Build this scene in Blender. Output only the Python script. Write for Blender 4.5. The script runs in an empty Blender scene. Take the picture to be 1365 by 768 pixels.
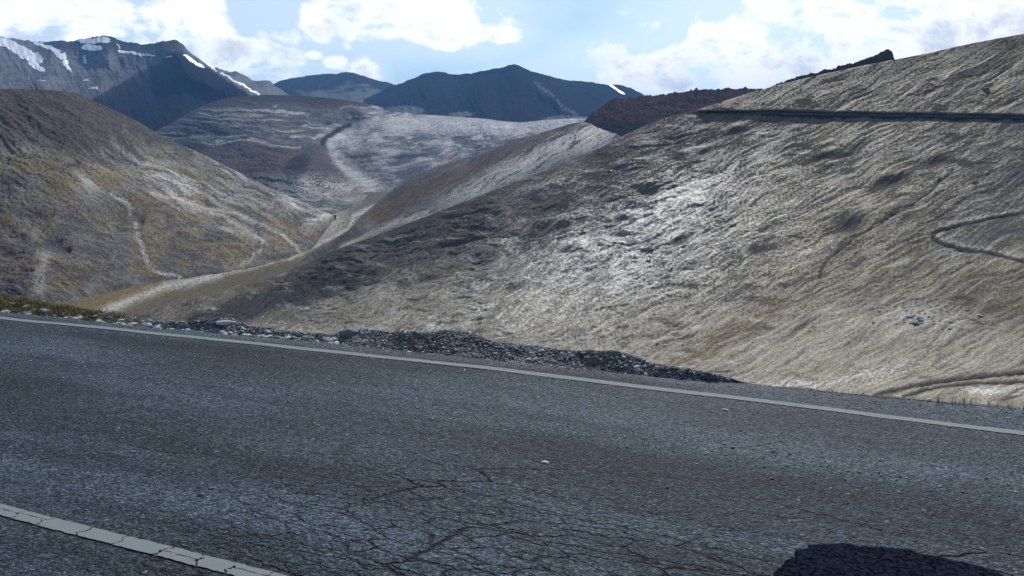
import bpy, math, random
import numpy as np
R = math.radians
random.seed(7)
rng = np.random.default_rng(11)
scene = bpy.context.scene
col = scene.collection

# ------------------------------------------------------------------ camera
CAM_H = 1.8
W, H = 1365.0, 768.0
HFOV = 65.0
FPX = W / 2 / math.tan(R(HFOV / 2))
PITCH = math.atan((384 - 201) / FPX)
cam_data = bpy.data.cameras.new("camera")
cam_data.sensor_width = 36
cam_data.lens = 18 / math.tan(R(HFOV / 2))
cam_data.clip_start = 0.05
cam_data.clip_end = 60000
cam = bpy.data.objects.new("camera", cam_data)
cam.location = (0, 0, CAM_H)
cam.rotation_euler = (math.pi / 2 - PITCH, 0, 0)
col.objects.link(cam)
scene.camera = cam

def pix_dir(px, py):
    """direction of a photo pixel as (azimuth, tan elevation)"""
    px = np.asarray(px, float); py = np.asarray(py, float)
    u = (px - W / 2) / FPX; v = -(py - H / 2) / FPX
    y = math.cos(PITCH) + v * math.sin(PITCH)
    z = -math.sin(PITCH) + v * math.cos(PITCH)
    return np.arctan2(u, y), z / np.hypot(u, y)

def dir_pix(a, te):
    x = np.sin(a); y = np.cos(a); z = te
    f = y * math.cos(PITCH) - z * math.sin(PITCH)
    up = y * math.sin(PITCH) + z * math.cos(PITCH)
    f = np.maximum(f, 0.2)
    return W / 2 + FPX * x / f, H / 2 - FPX * up / f

# ------------------------------------------------------------------ world, sun, exposure
SUN_AZ, SUN_EL = 17.0, 36.0
scene.view_settings.view_transform = 'Standard'
scene.view_settings.look = 'None'
scene.view_settings.exposure = 0.35
scene.view_settings.gamma = 1.0

def build_world():
    w = bpy.data.worlds.new("World"); scene.world = w; w.use_nodes = True
    nt = w.node_tree; N = nt.nodes; L = nt.links; N.clear()
    def node(t, **k):
        n = N.new(t)
        for a, b in k.items(): setattr(n, a, b)
        return n
    def M(op, a, b=None, c=None, clamp=False):
        n = node('ShaderNodeMath', operation=op, use_clamp=clamp)
        for i, v in enumerate((a, b, c)):
            if v is None: continue
            if isinstance(v, (int, float)): n.inputs[i].default_value = v
            else: L.new(v, n.inputs[i])
        return n.outputs[0]
    sky = node('ShaderNodeTexSky', sky_type='NISHITA', sun_disc=False)
    sky.sun_elevation = R(SUN_EL); sky.sun_rotation = R(SUN_AZ)
    sky.altitude = 1200; sky.air_density = 1.0; sky.dust_density = 1.2; sky.ozone_density = 1.0
    tc = node('ShaderNodeTexCoord')
    sep = node('ShaderNodeSeparateXYZ'); L.new(tc.outputs['Generated'], sep.inputs[0])
    X, Y, Z = sep.outputs
    az = M('MULTIPLY', M('ARCTAN2', X, Y), 57.29578)
    el = M('MULTIPLY', M('ARCSINE', Z), 57.29578)
    def noise(sc, det, rough, dist=0.0, sx=1, sy=1, off=0.0):
        cx = node('ShaderNodeCombineXYZ')
        L.new(M('MULTIPLY', az, sx), cx.inputs[0]); L.new(M('MULTIPLY', el, sy), cx.inputs[1]); cx.inputs[2].default_value = off
        n = node('ShaderNodeTexNoise'); n.inputs['Scale'].default_value = sc; n.inputs['Detail'].default_value = det
        n.inputs['Roughness'].default_value = rough; n.inputs['Distortion'].default_value = dist
        L.new(cx.outputs[0], n.inputs['Vector']); return n.outputs['Fac']
    n1 = noise(0.22, 9, 0.62, 0.3, 1, 1.5)
    n2 = noise(0.09, 6, 0.6, 0.2, 1, 1.6, 4.0)
    n3 = noise(0.35, 8, 0.6, 0.2, .8, 1.2, 9.0)
    total = None
    blobs = [  # photo px, py, radii px, strength
        (60, 22, 190, 50, 1.25), (215, 35, 120, 40, 1.2), (325, 74, 85, 34, 1.25), (0, 10, 120, 60, 1.1),
        (520, 22, 125, 36, 1.35), (610, 46, 70, 22, 1.3), (668, 46, 30, 18, 1.2), (430, 36, 48, 22, 1.2), (590, 8, 60, 22, 1.0),
        (418, 73, 16, 9, 1.05), (444, 82, 18, 9, 1.1), (490, 90, 20, 16, 1.25),
        (880, 98, 130, 34, 1.3), (1000, 75, 130, 52, 1.35), (1110, 60, 180, 66, 1.65), (1250, 25, 200, 64, 1.5), (1400, 0, 200, 80, 1.2),
        (780, 112, 90, 24, .95)]
    for (px, py, rx, ry, s) in blobs:
        a, te = pix_dir(px, py); a = math.degrees(float(a)); e = math.degrees(math.atan(float(te)))
        rx = rx / FPX * 57.3; ry = ry / FPX * 57.3
        dx = M('DIVIDE', M('SUBTRACT', az, a), rx); dy = M('DIVIDE', M('SUBTRACT', el, e), ry)
        q = M('SQRT', M('ADD', M('MULTIPLY', dx, dx), M('MULTIPLY', dy, dy)))
        g = M('MULTIPLY', M('SUBTRACT', 1.45, q), s, clamp=False)
        g = M('MINIMUM', g, 1.2)
        total = g if total is None else M('SMOOTH_MAX', total, g, 0.25)
    # elsewhere: scattered cumulus
    far = M('MULTIPLY', M('SUBTRACT', n2, 0.60), 7.0)
    inframe = node('ShaderNodeMapRange'); inframe.inputs['From Min'].default_value = 36; inframe.inputs['From Max'].default_value = 50
    L.new(M('ABSOLUTE', az), inframe.inputs['Value'])
    hi = node('ShaderNodeMapRange'); hi.inputs['From Min'].default_value = 13; hi.inputs['From Max'].default_value = 24
    L.new(el, hi.inputs['Value'])
    outw = M('MAXIMUM', inframe.outputs[0], hi.outputs[0])
    total = M('MAXIMUM', total, M('ADD', M('MULTIPLY', M('SUBTRACT', outw, 1.0), 5.0), far))
    dens = M('ADD', M('SUBTRACT', total, 0.42), M('MULTIPLY', M('SUBTRACT', n1, 0.5), 5.0))
    mask = node('ShaderNodeMapRange', interpolation_type='SMOOTHSTEP'); mask.inputs['From Min'].default_value = -0.2; mask.inputs['From Max'].default_value = 0.85
    L.new(dens, mask.inputs['Value'])
    # thin veil around the clouds on the right
    veil = node('ShaderNodeMapRange', interpolation_type='SMOOTHSTEP'); veil.inputs['From Min'].default_value = -1.3; veil.inputs['From Max'].default_value = 0.6
    veil.inputs['To Max'].default_value = 0.35
    L.new(M('ADD', total, M('MULTIPLY', M('SUBTRACT', n3, .5), 1.5)), veil.inputs['Value'])
    m2 = M('MAXIMUM', mask.outputs[0], veil.outputs[0])
    # grey bellies
    body = node('ShaderNodeMapRange', interpolation_type='SMOOTHSTEP'); body.inputs['From Min'].default_value = 0.75; body.inputs['From Max'].default_value = 1.9
    L.new(M('ADD', dens, M('MULTIPLY', M('SUBTRACT', n3, .5), 3.0)), body.inputs['Value'])
    cc = node('ShaderNodeMix', data_type='RGBA'); L.new(body.outputs[0], cc.inputs['Factor'])
    cc.inputs['A'].default_value = (14.6, 14.4, 14.0, 1); cc.inputs['B'].default_value = (8.6, 8.9, 9.2, 1)
    tint = node('ShaderNodeMix', data_type='RGBA', blend_type='MULTIPLY'); tint.inputs['Factor'].default_value = 1
    L.new(sky.outputs[0], tint.inputs['A']); tint.inputs['B'].default_value = (.84, 1.02, 1.08, 1)
    mx = node('ShaderNodeMix', data_type='RGBA'); L.new(m2, mx.inputs['Factor']); L.new(tint.outputs['Result'], mx.inputs['A']); L.new(cc.outputs['Result'], mx.inputs['B'])
    bg = node('ShaderNodeBackground'); bg.inputs['Strength'].default_value = 0.082
    L.new(mx.outputs['Result'], bg.inputs[0])
    out = node('ShaderNodeOutputWorld'); L.new(bg.outputs[0], out.inputs[0])
build_world()

sun_data = bpy.data.lights.new("sun", 'SUN')
sun_data.energy = 5.0; sun_data.angle = R(0.53); sun_data.color = (1.0, 0.965, 0.91)
sun = bpy.data.objects.new("sun", sun_data)
from mathutils import Vector, Matrix
sd = Vector((math.sin(R(SUN_AZ)) * math.cos(R(SUN_EL)), math.cos(R(SUN_AZ)) * math.cos(R(SUN_EL)), math.sin(R(SUN_EL))))
sun.rotation_euler = sd.to_track_quat('Z', 'Y').to_euler()
sun.location = (30, 20, 40)
col.objects.link(sun)

# ------------------------------------------------------------------ helpers
def tag(o, label=None, cat=None, group=None, kind=None):
    if label: o['label'] = label
    if cat: o['category'] = cat
    if group: o['group'] = group
    if kind: o['kind'] = kind
    return o

def _hash(ix, iy, seed):
    h = (ix.astype(np.int64) * 374761393 + iy.astype(np.int64) * 668265263 + seed * 1442695041) & 0x7fffffff
    h = ((h ^ (h >> 13)) * 1274126177) & 0x7fffffff
    return h ^ (h >> 16)

def perlin(x, y, seed=0):
    xi = np.floor(x); yi = np.floor(y); xf = x - xi; yf = y - yi
    u = xf * xf * xf * (xf * (xf * 6 - 15) + 10); v = yf * yf * yf * (yf * (yf * 6 - 15) + 10)
    def g(dx, dy):
        a = _hash(xi + dx, yi + dy, seed) % 4096 * (2 * math.pi / 4096)
        return np.cos(a) * (xf - dx) + np.sin(a) * (yf - dy)
    n00, n10, n01, n11 = g(0, 0), g(1, 0), g(0, 1), g(1, 1)
    return (n00 * (1 - u) * (1 - v) + n10 * u * (1 - v) + n01 * (1 - u) * v + n11 * u * v) * 1.5

def fbm(x, y, oct=5, rough=.5, seed=0):
    s = 0; a = 1; t = 0
    for i in range(oct):
        s = s + a * perlin(x * 2 ** i + i * 17.3, y * 2 ** i + i * 9.1, seed + i); t += a; a *= rough
    return s / t

def ridged(x, y, oct=4, rough=.55, seed=0):
    s = 0; a = 1; t = 0
    for i in range(oct):
        s = s + a * (1 - 2 * np.abs(perlin(x * 2 ** i + i * 7.7, y * 2 ** i + i * 3.1, seed + i))); t += a; a *= rough
    return s / t

def rot(px, py, deg, sx=1., sy=1.):
    c, s = math.cos(R(deg)), math.sin(R(deg))
    return (px * c + py * s) / sx, (-px * s + py * c) / sy

def sstep(e0, e1, x):
    t = np.clip((x - e0) / (e1 - e0), 0, 1); return t * t * (3 - 2 * t)

def blob(px, py, cx, cy, rx, ry, deg=0, hard=1.):
    a, b = rot(px - cx, py - cy, deg, rx, ry)
    return np.exp(-(a * a + b * b) ** hard)

def seg_dist(px, py, pts):
    d = np.full(np.shape(px), 1e9)
    side = np.zeros(np.shape(px))
    for (x0, y0), (x1, y1) in zip(pts[:-1], pts[1:]):
        dx, dy = x1 - x0, y1 - y0
        t = np.clip(((px - x0) * dx + (py - y0) * dy) / (dx * dx + dy * dy), 0, 1)
        ex, ey = px - (x0 + t * dx), py - (y0 + t * dy)
        q = np.hypot(ex, ey)
        side = np.where(q < d, np.sign(dx * ey - dy * ex), side)
        d = np.minimum(d, q)
    return d, side

def stroke(px, py, pts, w):
    d, _ = seg_dist(px, py, pts); return np.exp(-(d / w) ** 2)

def smooth_interp(x, pts):
    """Catmull-Rom style monotone interpolation of y over x"""
    p = np.array(sorted(pts), float); X, Y = p[:, 0], p[:, 1]
    m = np.gradient(Y, X)
    s = np.diff(Y) / np.diff(X)
    for i in range(len(s)):
        if s[i] == 0: m[i] = m[i + 1] = 0
    x = np.asarray(x, float); xc = np.clip(x, X[0], X[-1])
    i = np.clip(np.searchsorted(X, xc) - 1, 0, len(X) - 2)
    h = X[i + 1] - X[i]; t = (xc - X[i]) / h
    y = (2 * t**3 - 3 * t**2 + 1) * Y[i] + (t**3 - 2 * t**2 + t) * h * m[i] + (-2 * t**3 + 3 * t**2) * Y[i + 1] + (t**3 - t**2) * h * m[i + 1]
    return y

def mixc(c, m, target):
    m = np.clip(m, 0, 1)[..., None]; return c * (1 - m) + np.array(target) * m

def grid_mesh(name, P, C=None, mat=None, keep=None, mats=None):
    n, m = P.shape[:2]
    me = bpy.data.meshes.new(name)
    idx = np.arange(n * m).reshape(n, m)
    q = np.stack([idx[:-1, :-1], idx[1:, :-1], idx[1:, 1:], idx[:-1, 1:]], -1).reshape(-1, 4)
    V = P.reshape(-1, 3); CC = None if C is None else C.reshape(-1, 3)
    if keep is not None:
        k = keep.reshape(-1)
        q = q[k[q].sum(1) >= 3]
        used, inv = np.unique(q, return_inverse=True)
        V = V[used]; q = inv.reshape(-1, 4)
        if CC is not None: CC = CC[used]
    me.vertices.add(len(V)); me.vertices.foreach_set('co', V.astype(np.float32).ravel())
    me.loops.add(q.size); me.loops.foreach_set('vertex_index', q.ravel().astype(np.int32))
    me.polygons.add(len(q)); me.polygons.foreach_set('loop_start', np.arange(0, q.size, 4, dtype=np.int32))
    me.update(calc_edges=True)
    me.polygons.foreach_set('use_smooth', np.ones(len(q), dtype=bool))
    if CC is not None:
        at = me.color_attributes.new('Col', 'FLOAT_COLOR', 'POINT')
        at.data.foreach_set('color', np.concatenate([np.clip(CC, 0, 1), np.ones((len(CC), 1))], 1).astype(np.float32).ravel())
    o = bpy.data.objects.new(name, me); col.objects.link(o)
    if mat: me.materials.append(mat)
    me.validate()
    return o

# ------------------------------------------------------------------ materials
def new_mat(name):
    m = bpy.data.materials.new(name); m.use_nodes = True
    return m, m.node_tree.nodes, m.node_tree.links, m.node_tree.nodes['Principled BSDF']

def terrain_mat(name, scale, bump, dist, rough=.9, contrast=.35, spec=.08, ang=None, stretch=.35, gain=.85):
    """vertex colour (kind of ground, painted shade and sheen) times a fine grain, with fine relief"""
    m, N, L, b = new_mat(name)
    at = N.new('ShaderNodeAttribute'); at.attribute_name = 'Col'
    tc = N.new('ShaderNodeTexCoord')
    n = N.new('ShaderNodeTexNoise'); n.inputs['Scale'].default_value = scale; n.inputs['Detail'].default_value = 8; n.inputs['Roughness'].default_value = .7
    if ang is None: L.new(tc.outputs['Object'], n.inputs['Vector'])
    else:
        r0 = N.new('ShaderNodeMapping'); r0.inputs['Rotation'].default_value = (0, 0, R(ang)); L.new(tc.outputs['Object'], r0.inputs['Vector'])
        r1 = N.new('ShaderNodeMapping'); r1.inputs['Scale'].default_value = (stretch, 1, 1); L.new(r0.outputs[0], r1.inputs['Vector']); L.new(r1.outputs[0], n.inputs['Vector'])
    mr = N.new('ShaderNodeMapRange'); mr.inputs['From Min'].default_value = .25; mr.inputs['From Max'].default_value = .75
    mr.inputs['To Min'].default_value = (1 - contrast) * gain; mr.inputs['To Max'].default_value = (1 + contrast) * gain
    L.new(n.outputs['Fac'], mr.inputs['Value'])
    mx = N.new('ShaderNodeMix'); mx.data_type = 'RGBA'; mx.blend_type = 'MULTIPLY'; mx.inputs['Factor'].default_value = 1
    L.new(at.outputs['Color'], mx.inputs['A']); L.new(mr.outputs[0], mx.inputs['B'])
    L.new(mx.outputs['Result'], b.inputs['Base Color'])
    b.inputs['Roughness'].default_value = rough
    # pale shale plates are smooth and shine, soil and turf hardly do
    sv = N.new('ShaderNodeMapRange'); sv.inputs['From Min'].default_value = .12; sv.inputs['From Max'].default_value = .36; sv.inputs['To Min'].default_value = 0; sv.inputs['To Max'].default_value = spec
    L.new(at.outputs['Fac'], sv.inputs['Value']); L.new(sv.outputs[0], b.inputs['Specular IOR Level'])
    bp = N.new('ShaderNodeBump'); bp.inputs['Strength'].default_value = bump; bp.inputs['Distance'].default_value = dist
    L.new(n.outputs['Fac'], bp.inputs['Height']); L.new(bp.outputs[0], b.inputs['Normal'])
    return m

mat_hill = terrain_mat('scree_hill', 1.0, .5, .4, rough=.6, contrast=.4, spec=.09, ang=-38, stretch=.6)
mat_hill_left = terrain_mat('left_hill_ground', .24, 1., 3.5, rough=.65, contrast=.45, spec=.2)
mat_mid = terrain_mat('mid_hill_ground', .12, .9, 6, rough=.68, contrast=.4, spec=.15)
mat_far = terrain_mat('mountain_rock', .022, 1., 26, contrast=.5, gain=.6)
mat_valley = terrain_mat('valley_ground', .3, .5, 1.0, contrast=.35)
mat_verge = terrain_mat('gravel_verge', 16, 1.0, .05, contrast=.6)
mat_embank = terrain_mat('embankment', .8, .8, .6, contrast=.4)
def snow_material():
    m, N, L, b = new_mat('old_snow')
    b.inputs['Base Color'].default_value = (.50, .54, .58, 1); b.inputs['Roughness'].default_value = .6
    n = N.new('ShaderNodeTexNoise'); n.inputs['Scale'].default_value = .03; n.inputs['Detail'].default_value = 6
    tc = N.new('ShaderNodeTexCoord'); L.new(tc.outputs['Object'], n.inputs['Vector'])
    bp = N.new('ShaderNodeBump'); bp.inputs['Strength'].default_value = .4; bp.inputs['Distance'].default_value = 10
    L.new(n.outputs['Fac'], bp.inputs['Height']); L.new(bp.outputs[0], b.inputs['Normal'])
    return m
mat_snow = snow_material()

# ------------------------------------------------------------------ terrain sheets
def to_a(pts):
    """[(px,py)] -> azimuth, tanE"""
    a, t = pix_dir([p[0] for p in pts], [p[1] for p in pts]); return list(zip(a, t))

def sheet(top, bot, rt, rb, na, ns, g=1.0, a_rng=None, warp=None, jag=0):
    """A piece of country seen from the road: for every bearing it runs from its foot (bot) up to its crest (top),
    rt / rb give the horizontal distance of crest and foot [(px, metres)], then goes on over the crest and down."""
    ta, tb = to_a(top), to_a(bot)
    a0 = min(p[0] for p in ta) if a_rng is None else a_rng[0]
    a1 = max(p[0] for p in ta) if a_rng is None else a_rng[1]
    a = np.linspace(a0, a1, na)
    T = smooth_interp(a, ta); B = smooth_interp(a, tb)
    B = np.minimum(B, T - 0.002)
    mid = lambda p: [(float(pix_dir(q[0], 300)[0]), q[1]) for q in p]
    RT = smooth_interp(a, mid(rt)); RB = valley_r(np.clip(B, -.26, -.05)) * .99 if rb == 'valley' else smooth_interp(a, mid(rb))
    s = np.linspace(0, 1, ns)
    A, S = np.meshgrid(a, s, indexing='ij')
    Te = B[:, None] + (T - B)[:, None] * S
    if jag:
        pxa, _ = dir_pix(a, T); Te = Te + (jag / FPX * fbm(pxa / 13, pxa * 0 + .3, 5, .62, seed=17))[:, None] * S ** 14
    SS = S if warp is None else warp(A, S)
    Rr = RB[:, None] + (RT - RB)[:, None] * SS ** g
    return A, S, Te, Rr

NF = 44
def finish(name, A, Te, Rr, disp, C, mat, back=(.08, .25), steps=5, under=(.06, .25), drop=0.35, rad=None):
    """displaced sheet plus its far side beyond the crest and its foot running under the neighbours"""
    if rad is not None: Rr = Rr * (1 + rad)
    X = Rr * np.sin(A); Y = Rr * np.cos(A); Z = CAM_H + Rr * Te + disp
    P = np.stack([X, Y, Z], -1)
    rows = [P]; cols = [C]
    a = A[:, -1]
    # beyond the crest
    r = Rr[:, -1]; z = Z[:, -1]
    bk, bc = [], []
    for k in range(1, steps + 1):
        f = k / steps
        rr = r * (1 + back[1] * f); zz = z - r * back[1] * f * drop * (0.6 + .6 * f)
        bk.append(np.stack([rr * np.sin(a), rr * np.cos(a), zz], -1)); bc.append(C[:, -1])
    r = Rr[:, 0]; z = Z[:, 0]
    # the foot runs on downhill under its neighbours, its ground evening out
    fr, fc = [], []
    c0 = C[:, :30].mean(1); wdw = np.ones(121) / 121
    cs = np.stack([np.convolve(np.pad(c0[:, q], 60, mode='edge'), wdw, mode='valid') for q in range(3)], -1)
    zsm = np.convolve(np.pad(z, 60, mode='edge'), wdw, mode='valid')
    for k in range(NF, 0, -1):
        f = (k / NF) ** 1.4; rr = r * (1 - under[0] * f)
        wz = min(1, f * 6); zz = z * (1 - wz) + zsm * wz - r * under[0] * f * under[1] * (1 - .25 * f)
        x, y = rr * np.sin(a), rr * np.cos(a); n_ = fbm(x / 22, y / 22, 6, .6, seed=61)
        zz = zz + 3.5 * n_ * min(1, f * 3) * min(1, float(np.mean(r)) / 400)
        w_ = min(1, f * 9)
        fr.append(np.stack([x, y, zz], -1)); fc.append((C[:, 0] * (1 - w_) + cs * w_) * (1 + .6 * n_ * w_)[:, None])
    P = np.concatenate([np.stack(fr, 1), P, np.stack(bk, 1)], 1)
    C = np.concatenate([np.stack(fc, 1), C, np.stack(bc, 1)], 1)
    o = grid_mesh(name, P, C, mat); tag(o, kind='structure')
    return o, P

def valley_z(te): return smooth_interp(te, [(-.26, -84), (-.2, -84.5), (-.14, -86), (-.10, -84), (-.07, -80), (-.05, -72)])
def valley_r(te): return (valley_z(te) - CAM_H) / te

# ---- right hillside -------------------------------------------------------
R_TOP = [(60, 460), (150, 428), (194, 414), (256, 397), (319, 380), (377, 364), (405, 353), (440, 336), (491, 317), (546, 297), (616, 270), (693, 240), (795, 200),
         (830, 181), (870, 163), (930, 146), (1000, 124), (1040, 113), (1140, 90), (1240, 70), (1300, 57), (1365, 45), (1500, 30), (1800, 20), (2600, 0)]
R_BOT = [(60, 475), (160, 460), (400, 460), (600, 465), (800, 485), (1000, 525), (1365, 560), (1800, 640), (2600, 800)]
RD = [(925, 148), (1000, 148), (1100, 149), (1200, 151), (1280, 152), (1365, 153), (1500, 155), (1900, 190)]
def right_hill():
    A, S, Te, Rr = sheet(R_TOP, R_BOT, [(60, 440), (200, 470), (400, 540), (546, 520), (700, 500), (870, 540), (1000, 570), (1365, 620), (1900, 600), (2600, 500)],
                         [(60, 360), (200, 350), (400, 280), (700, 220), (1000, 175), (1365, 150), (2600, 140)], 1500, 620, g=1.12)
    px, py = dir_pix(A, Te)
    k = Rr / FPX                      # one photo pixel in metres here
    wx = px + 14 * fbm(px / 90, py / 60, 3, seed=3); wy = py + 10 * fbm(px / 80, py / 50, 3, seed=5)
    inner = sstep(0, .03, 1 - S)
    # fall-line streaks run from upper right to lower left, fanning out to the right
    deg = -27
    u, v = rot(wx, wy, deg)
    streak = ridged(u / 120, v / 9, 4, .6, seed=20)
    streak2 = fbm(u / 46, v / 3.6, 3, .6, seed=31)
    big = fbm(u / 190, v / 60, 4, .5, seed=40)
    u2, v2 = rot(wx, wy, -12)
    lumps = fbm(u2 / 48, v2 / 15, 5, .58, seed=50)
    fine = fbm(px / 5.0, py / 3.2, 4, .62, seed=60)
    terr = ridged(u2 / 85, v2 / 14, 3, .5, seed=70); calm = 1 - .72 * sstep(880, 1060, px)
    patchy = sstep(-.15, .3, fbm(px / 130, py / 70, 3, seed=77))
    d = 9.0 * big + 2.0 * streak * (.35 + .65 * patchy) + 1.2 * streak2 + 5.0 * lumps * (1.15 - .55 * patchy) * calm + .8 * fine - 2.0 * sstep(.25, .6, terr) * (1.1 - patchy) * calm
    # hollows with a dark lip
    hollows = [(715, 262, 26, 7), (735, 304, 30, 9), (860, 255, 20, 7), (752, 335, 14, 5), (680, 383, 16, 6), (560, 372, 40, 5), (600, 330, 26, 5),
               (828, 290, 16, 5), (1132, 300, 30, 14), (1105, 208, 40, 6), (1035, 158, 30, 6), (640, 345, 20, 6), (930, 205, 26, 5), (985, 175, 30, 6), (905, 318, 18, 5), (470, 380, 30, 5),
               (1190, 243, 30, 7), (1250, 215, 24, 5), (1010, 335, 24, 5), (780, 372, 20, 5)]
    hol = np.zeros_like(px)
    for (cx, cy, rx, ry) in hollows:
        b = blob(wx, wy, cx, cy, rx, ry, -12)
        b2 = blob(wx, wy, cx + 2, cy - ry * 1.2, rx, ry * .8, -12)
        d += (-6 * b + 4 * b2) * (ry / 6) * .7; hol = np.maximum(hol, b)
    d *= 1 - .8 * np.exp(-((py - smooth_interp(px, RD) - 4) / 13) ** 2) * sstep(915, 950, px)
    feat = np.zeros_like(px)
    # gullies
    g1 = [(1092, 368), (1100, 350), (1118, 335), (1140, 318), (1165, 300), (1200, 285), (1235, 262), (1270, 225)]
    g2 = [(1180, 335), (1215, 322), (1245, 308)]
    g3 = [(1000, 410), (1050, 385), (1092, 368)]
    g4 = [(1300, 245), (1340, 220), (1365, 210), (1420, 190)]
    nz = 2.0 * fbm(px / 14, py / 14, 3, seed=81)
    for pts, w, am in ((g1, 2.6, 5), (g2, 2.2, 3), (g3, 3, 2), (g4, 3, 4)):
        dd, sd_ = seg_dist(px + nz * 2, py + nz, pts); feat -= am * .8 * (.4 + np.abs(nz)) * np.exp(-(dd / w) ** 2) 
    # tracks: a hairpin on the right and the lower track
    t1 = [(1480, 268), (1365, 281), (1300, 292), (1262, 300), (1243, 306), (1244, 314), (1262, 322), (1310, 333), (1365, 346), (1450, 366)]
    t2 = [(1165, 522), (1200, 513), (1240, 505), (1290, 500), (1345, 494), (1420, 490), (1500, 488)]
    t3 = [(1205, 524), (1240, 514), (1290, 508), (1365, 506), (1500, 504)]
    trk = np.zeros_like(px); scar = np.zeros_like(px)
    for pts, w, am in ((t1, 3.4, 3.6), (t2, 3.6, 6.0), (t3, 3.0, 5.0)):
        dd, sd_ = seg_dist(px + nz * .5, py + nz * .5, pts)
        trk = np.maximum(trk, np.exp(-(dd / w) ** 2))
        dd2, _ = seg_dist(px + nz * .8, py + nz * .8, [(x, y + w * 1.2) for x, y in pts])
        scar = np.maximum(scar, np.exp(-(dd2 / (w * .75)) ** 2))
        d *= 1 - .5 * np.exp(-(dd / (w * 2)) ** 2); feat += am * (.12 * np.exp(-(dd / w) ** 4) - 1.25 * np.exp(-(dd2 / (w * .7)) ** 2)) * (.5 + .8 * np.abs(nz))
    # rock outcrop
    oc = blob(px, py, 1238, 424, 55, 16, 8); oc2 = ridged(px / 10, py / 5, 3, .6, seed=92)
    d += 2.2 * oc * np.maximum(oc2, 0)
    d = (d * (.62 + .4 * sstep(180, 330, py)) + feat * .55) * k
    damp = .10 + .90 * sstep(0, .10, 1 - S)
    d *= damp * (.08 + .92 * sstep(-.01, .11, S))
    # the road cut across the hill: a bench held by a steep dark face
    rx_ = smooth_interp(px, RD); below = py - rx_        # + = below the road, in px
    onr = sstep(915, 945, px)
    cutw = (9 + 6 * fbm(px / 30, px * 0 + 1.3, 4, .6, seed=8)) * (.35 + .65 * sstep(930, 1090, px)) + 1.5 * fbm(px / 6, py / 4, 3, seed=9)
    face = sstep(cutw, cutw * .55, below) * sstep(-1, 2, below)
    # steep face: the ground leans out below the bench, which is cut back into the hill
    dr = -onr * 5.0 * np.clip((cutw - below) / cutw, 0, 1) * (below > 0)
    Rr2 = Rr + dr
    # ---- colours (what the ground is made of, plus painted shade and sheen)
    C = np.empty(px.shape + (3,)); C[:] = (.135, .130, .118)
    n_l = fbm(px / 70, py / 40, 4, seed=100)
    C *= (1 + .35 * np.clip(n_l, -1, 1))[..., None]
    ns_ = fbm(u / 60, v / 5, 5, .65, seed=110)
    nf = fbm(px / 3.2, py / 2.4, 3, .7, seed=111)
    # olive turf, right part, above the road, and lower middle
    olive = .9 * sstep(900, 1100, px + 60 * n_l) * (.35 + .9 * sstep(-.3, .3, fbm(u / 80, v / 20, 4, seed=121)))
    olive = np.maximum(olive, .95 * sstep(4, -6, below) * onr)
    olive *= .55 + .8 * sstep(-.35, .35, fbm(px / 24, py / 8, 4, .65, seed=122))
    C = mixc(C, olive * .85, (.160, .145, .106))
    greyz = blob(wx, wy, 1345, 240, 60, 60) + blob(wx, wy, 1330, 315, 80, 26) + .8 * blob(wx, wy, 1240, 430, 120, 45)
    C = mixc(C, greyz * .7, (.11, .108, .108))
    # warm straw foot of the hill
    foot = sstep(-60, 10, py - smooth_interp(px, [(300, 420), (520, 400), (700, 400), (900, 430), (1100, 430), (1365, 470)]))
    C = mixc(C, .6 * foot * (1 + .6 * ns_), (.20, .185, .15))
    brown = blob(wx, wy, 930, 470, 170, 22, -30) + blob(wx, wy, 1010, 430, 120, 20, -25) + blob(wx, wy, 1330, 400, 70, 30)
    C = mixc(C, .45 * brown, (.14, .12, .09))
    # broken shale on the bulge of the hill, its sheen painted in as pale colour
    pale = 0
    for (cx, cy, rx, ry, dg, am) in ((905, 262, 110, 22, -24, .8), (790, 320, 110, 18, -18, .75), (860, 300, 180, 70, -22, .65), (720, 250, 70, 12, -14, .6), (690, 360, 120, 22, -14, .55),
                                     (760, 410, 150, 20, -20, .5), (620, 300, 45, 9, -20, .35), (1010, 250, 60, 20, -25, .4), (1160, 500, 120, 16, -10, .5), (1060, 515, 90, 12, 0, .5),
                                     (1330, 524, 60, 8, 0, .8), (640, 410, 140, 22, -22, .5), (1040, 350, 100, 30, -25, .35), (850, 215, 50, 12, -25, .4)):
        pale = np.maximum(pale, am * blob(wx, wy, cx, cy, rx, ry, dg))
    pale = np.maximum(pale, .62 * blob(wx, wy, 820, 340, 290, 110, -20))
    pm = sstep(-.25, .5, .9 * fbm(u / 34, v / 3.6, 5, .7, seed=130) + .55 * nf + (pale - .5))
    C = mixc(C, np.minimum(pale * 1.4, 1) * pm * .9, (.37, .37, .36))
    # left flank, darker towards its skyline
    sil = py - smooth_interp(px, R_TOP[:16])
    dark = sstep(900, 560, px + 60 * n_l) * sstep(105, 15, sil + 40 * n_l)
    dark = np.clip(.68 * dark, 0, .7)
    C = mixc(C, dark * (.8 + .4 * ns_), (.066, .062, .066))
    C = mixc(C, .9 * sstep(.2, .6, blob(wx, wy, 330, 402, 110, 15, -22) + .9 * blob(wx, wy, 400, 392, 120, 14, -20)), (.045, .047, .05))
    strp = stroke(px, py + 3 * n_l, [(215, 418), (280, 400), (350, 383), (420, 362)], 3.5)
    C = mixc(C, .6 * strp, (.12, .11, .07)); C = mixc(C, .6 * stroke(px, py + 3 * n_l, [(140, 424), (220, 398), (290, 384), (350, 368)], 5), (.14, .125, .07))
    C = mixc(C, .45 * hol * sstep(-.5, .3, nf + ns_), (.05, .048, .048))  # shade inside the hollows, painted into the colour
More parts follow.
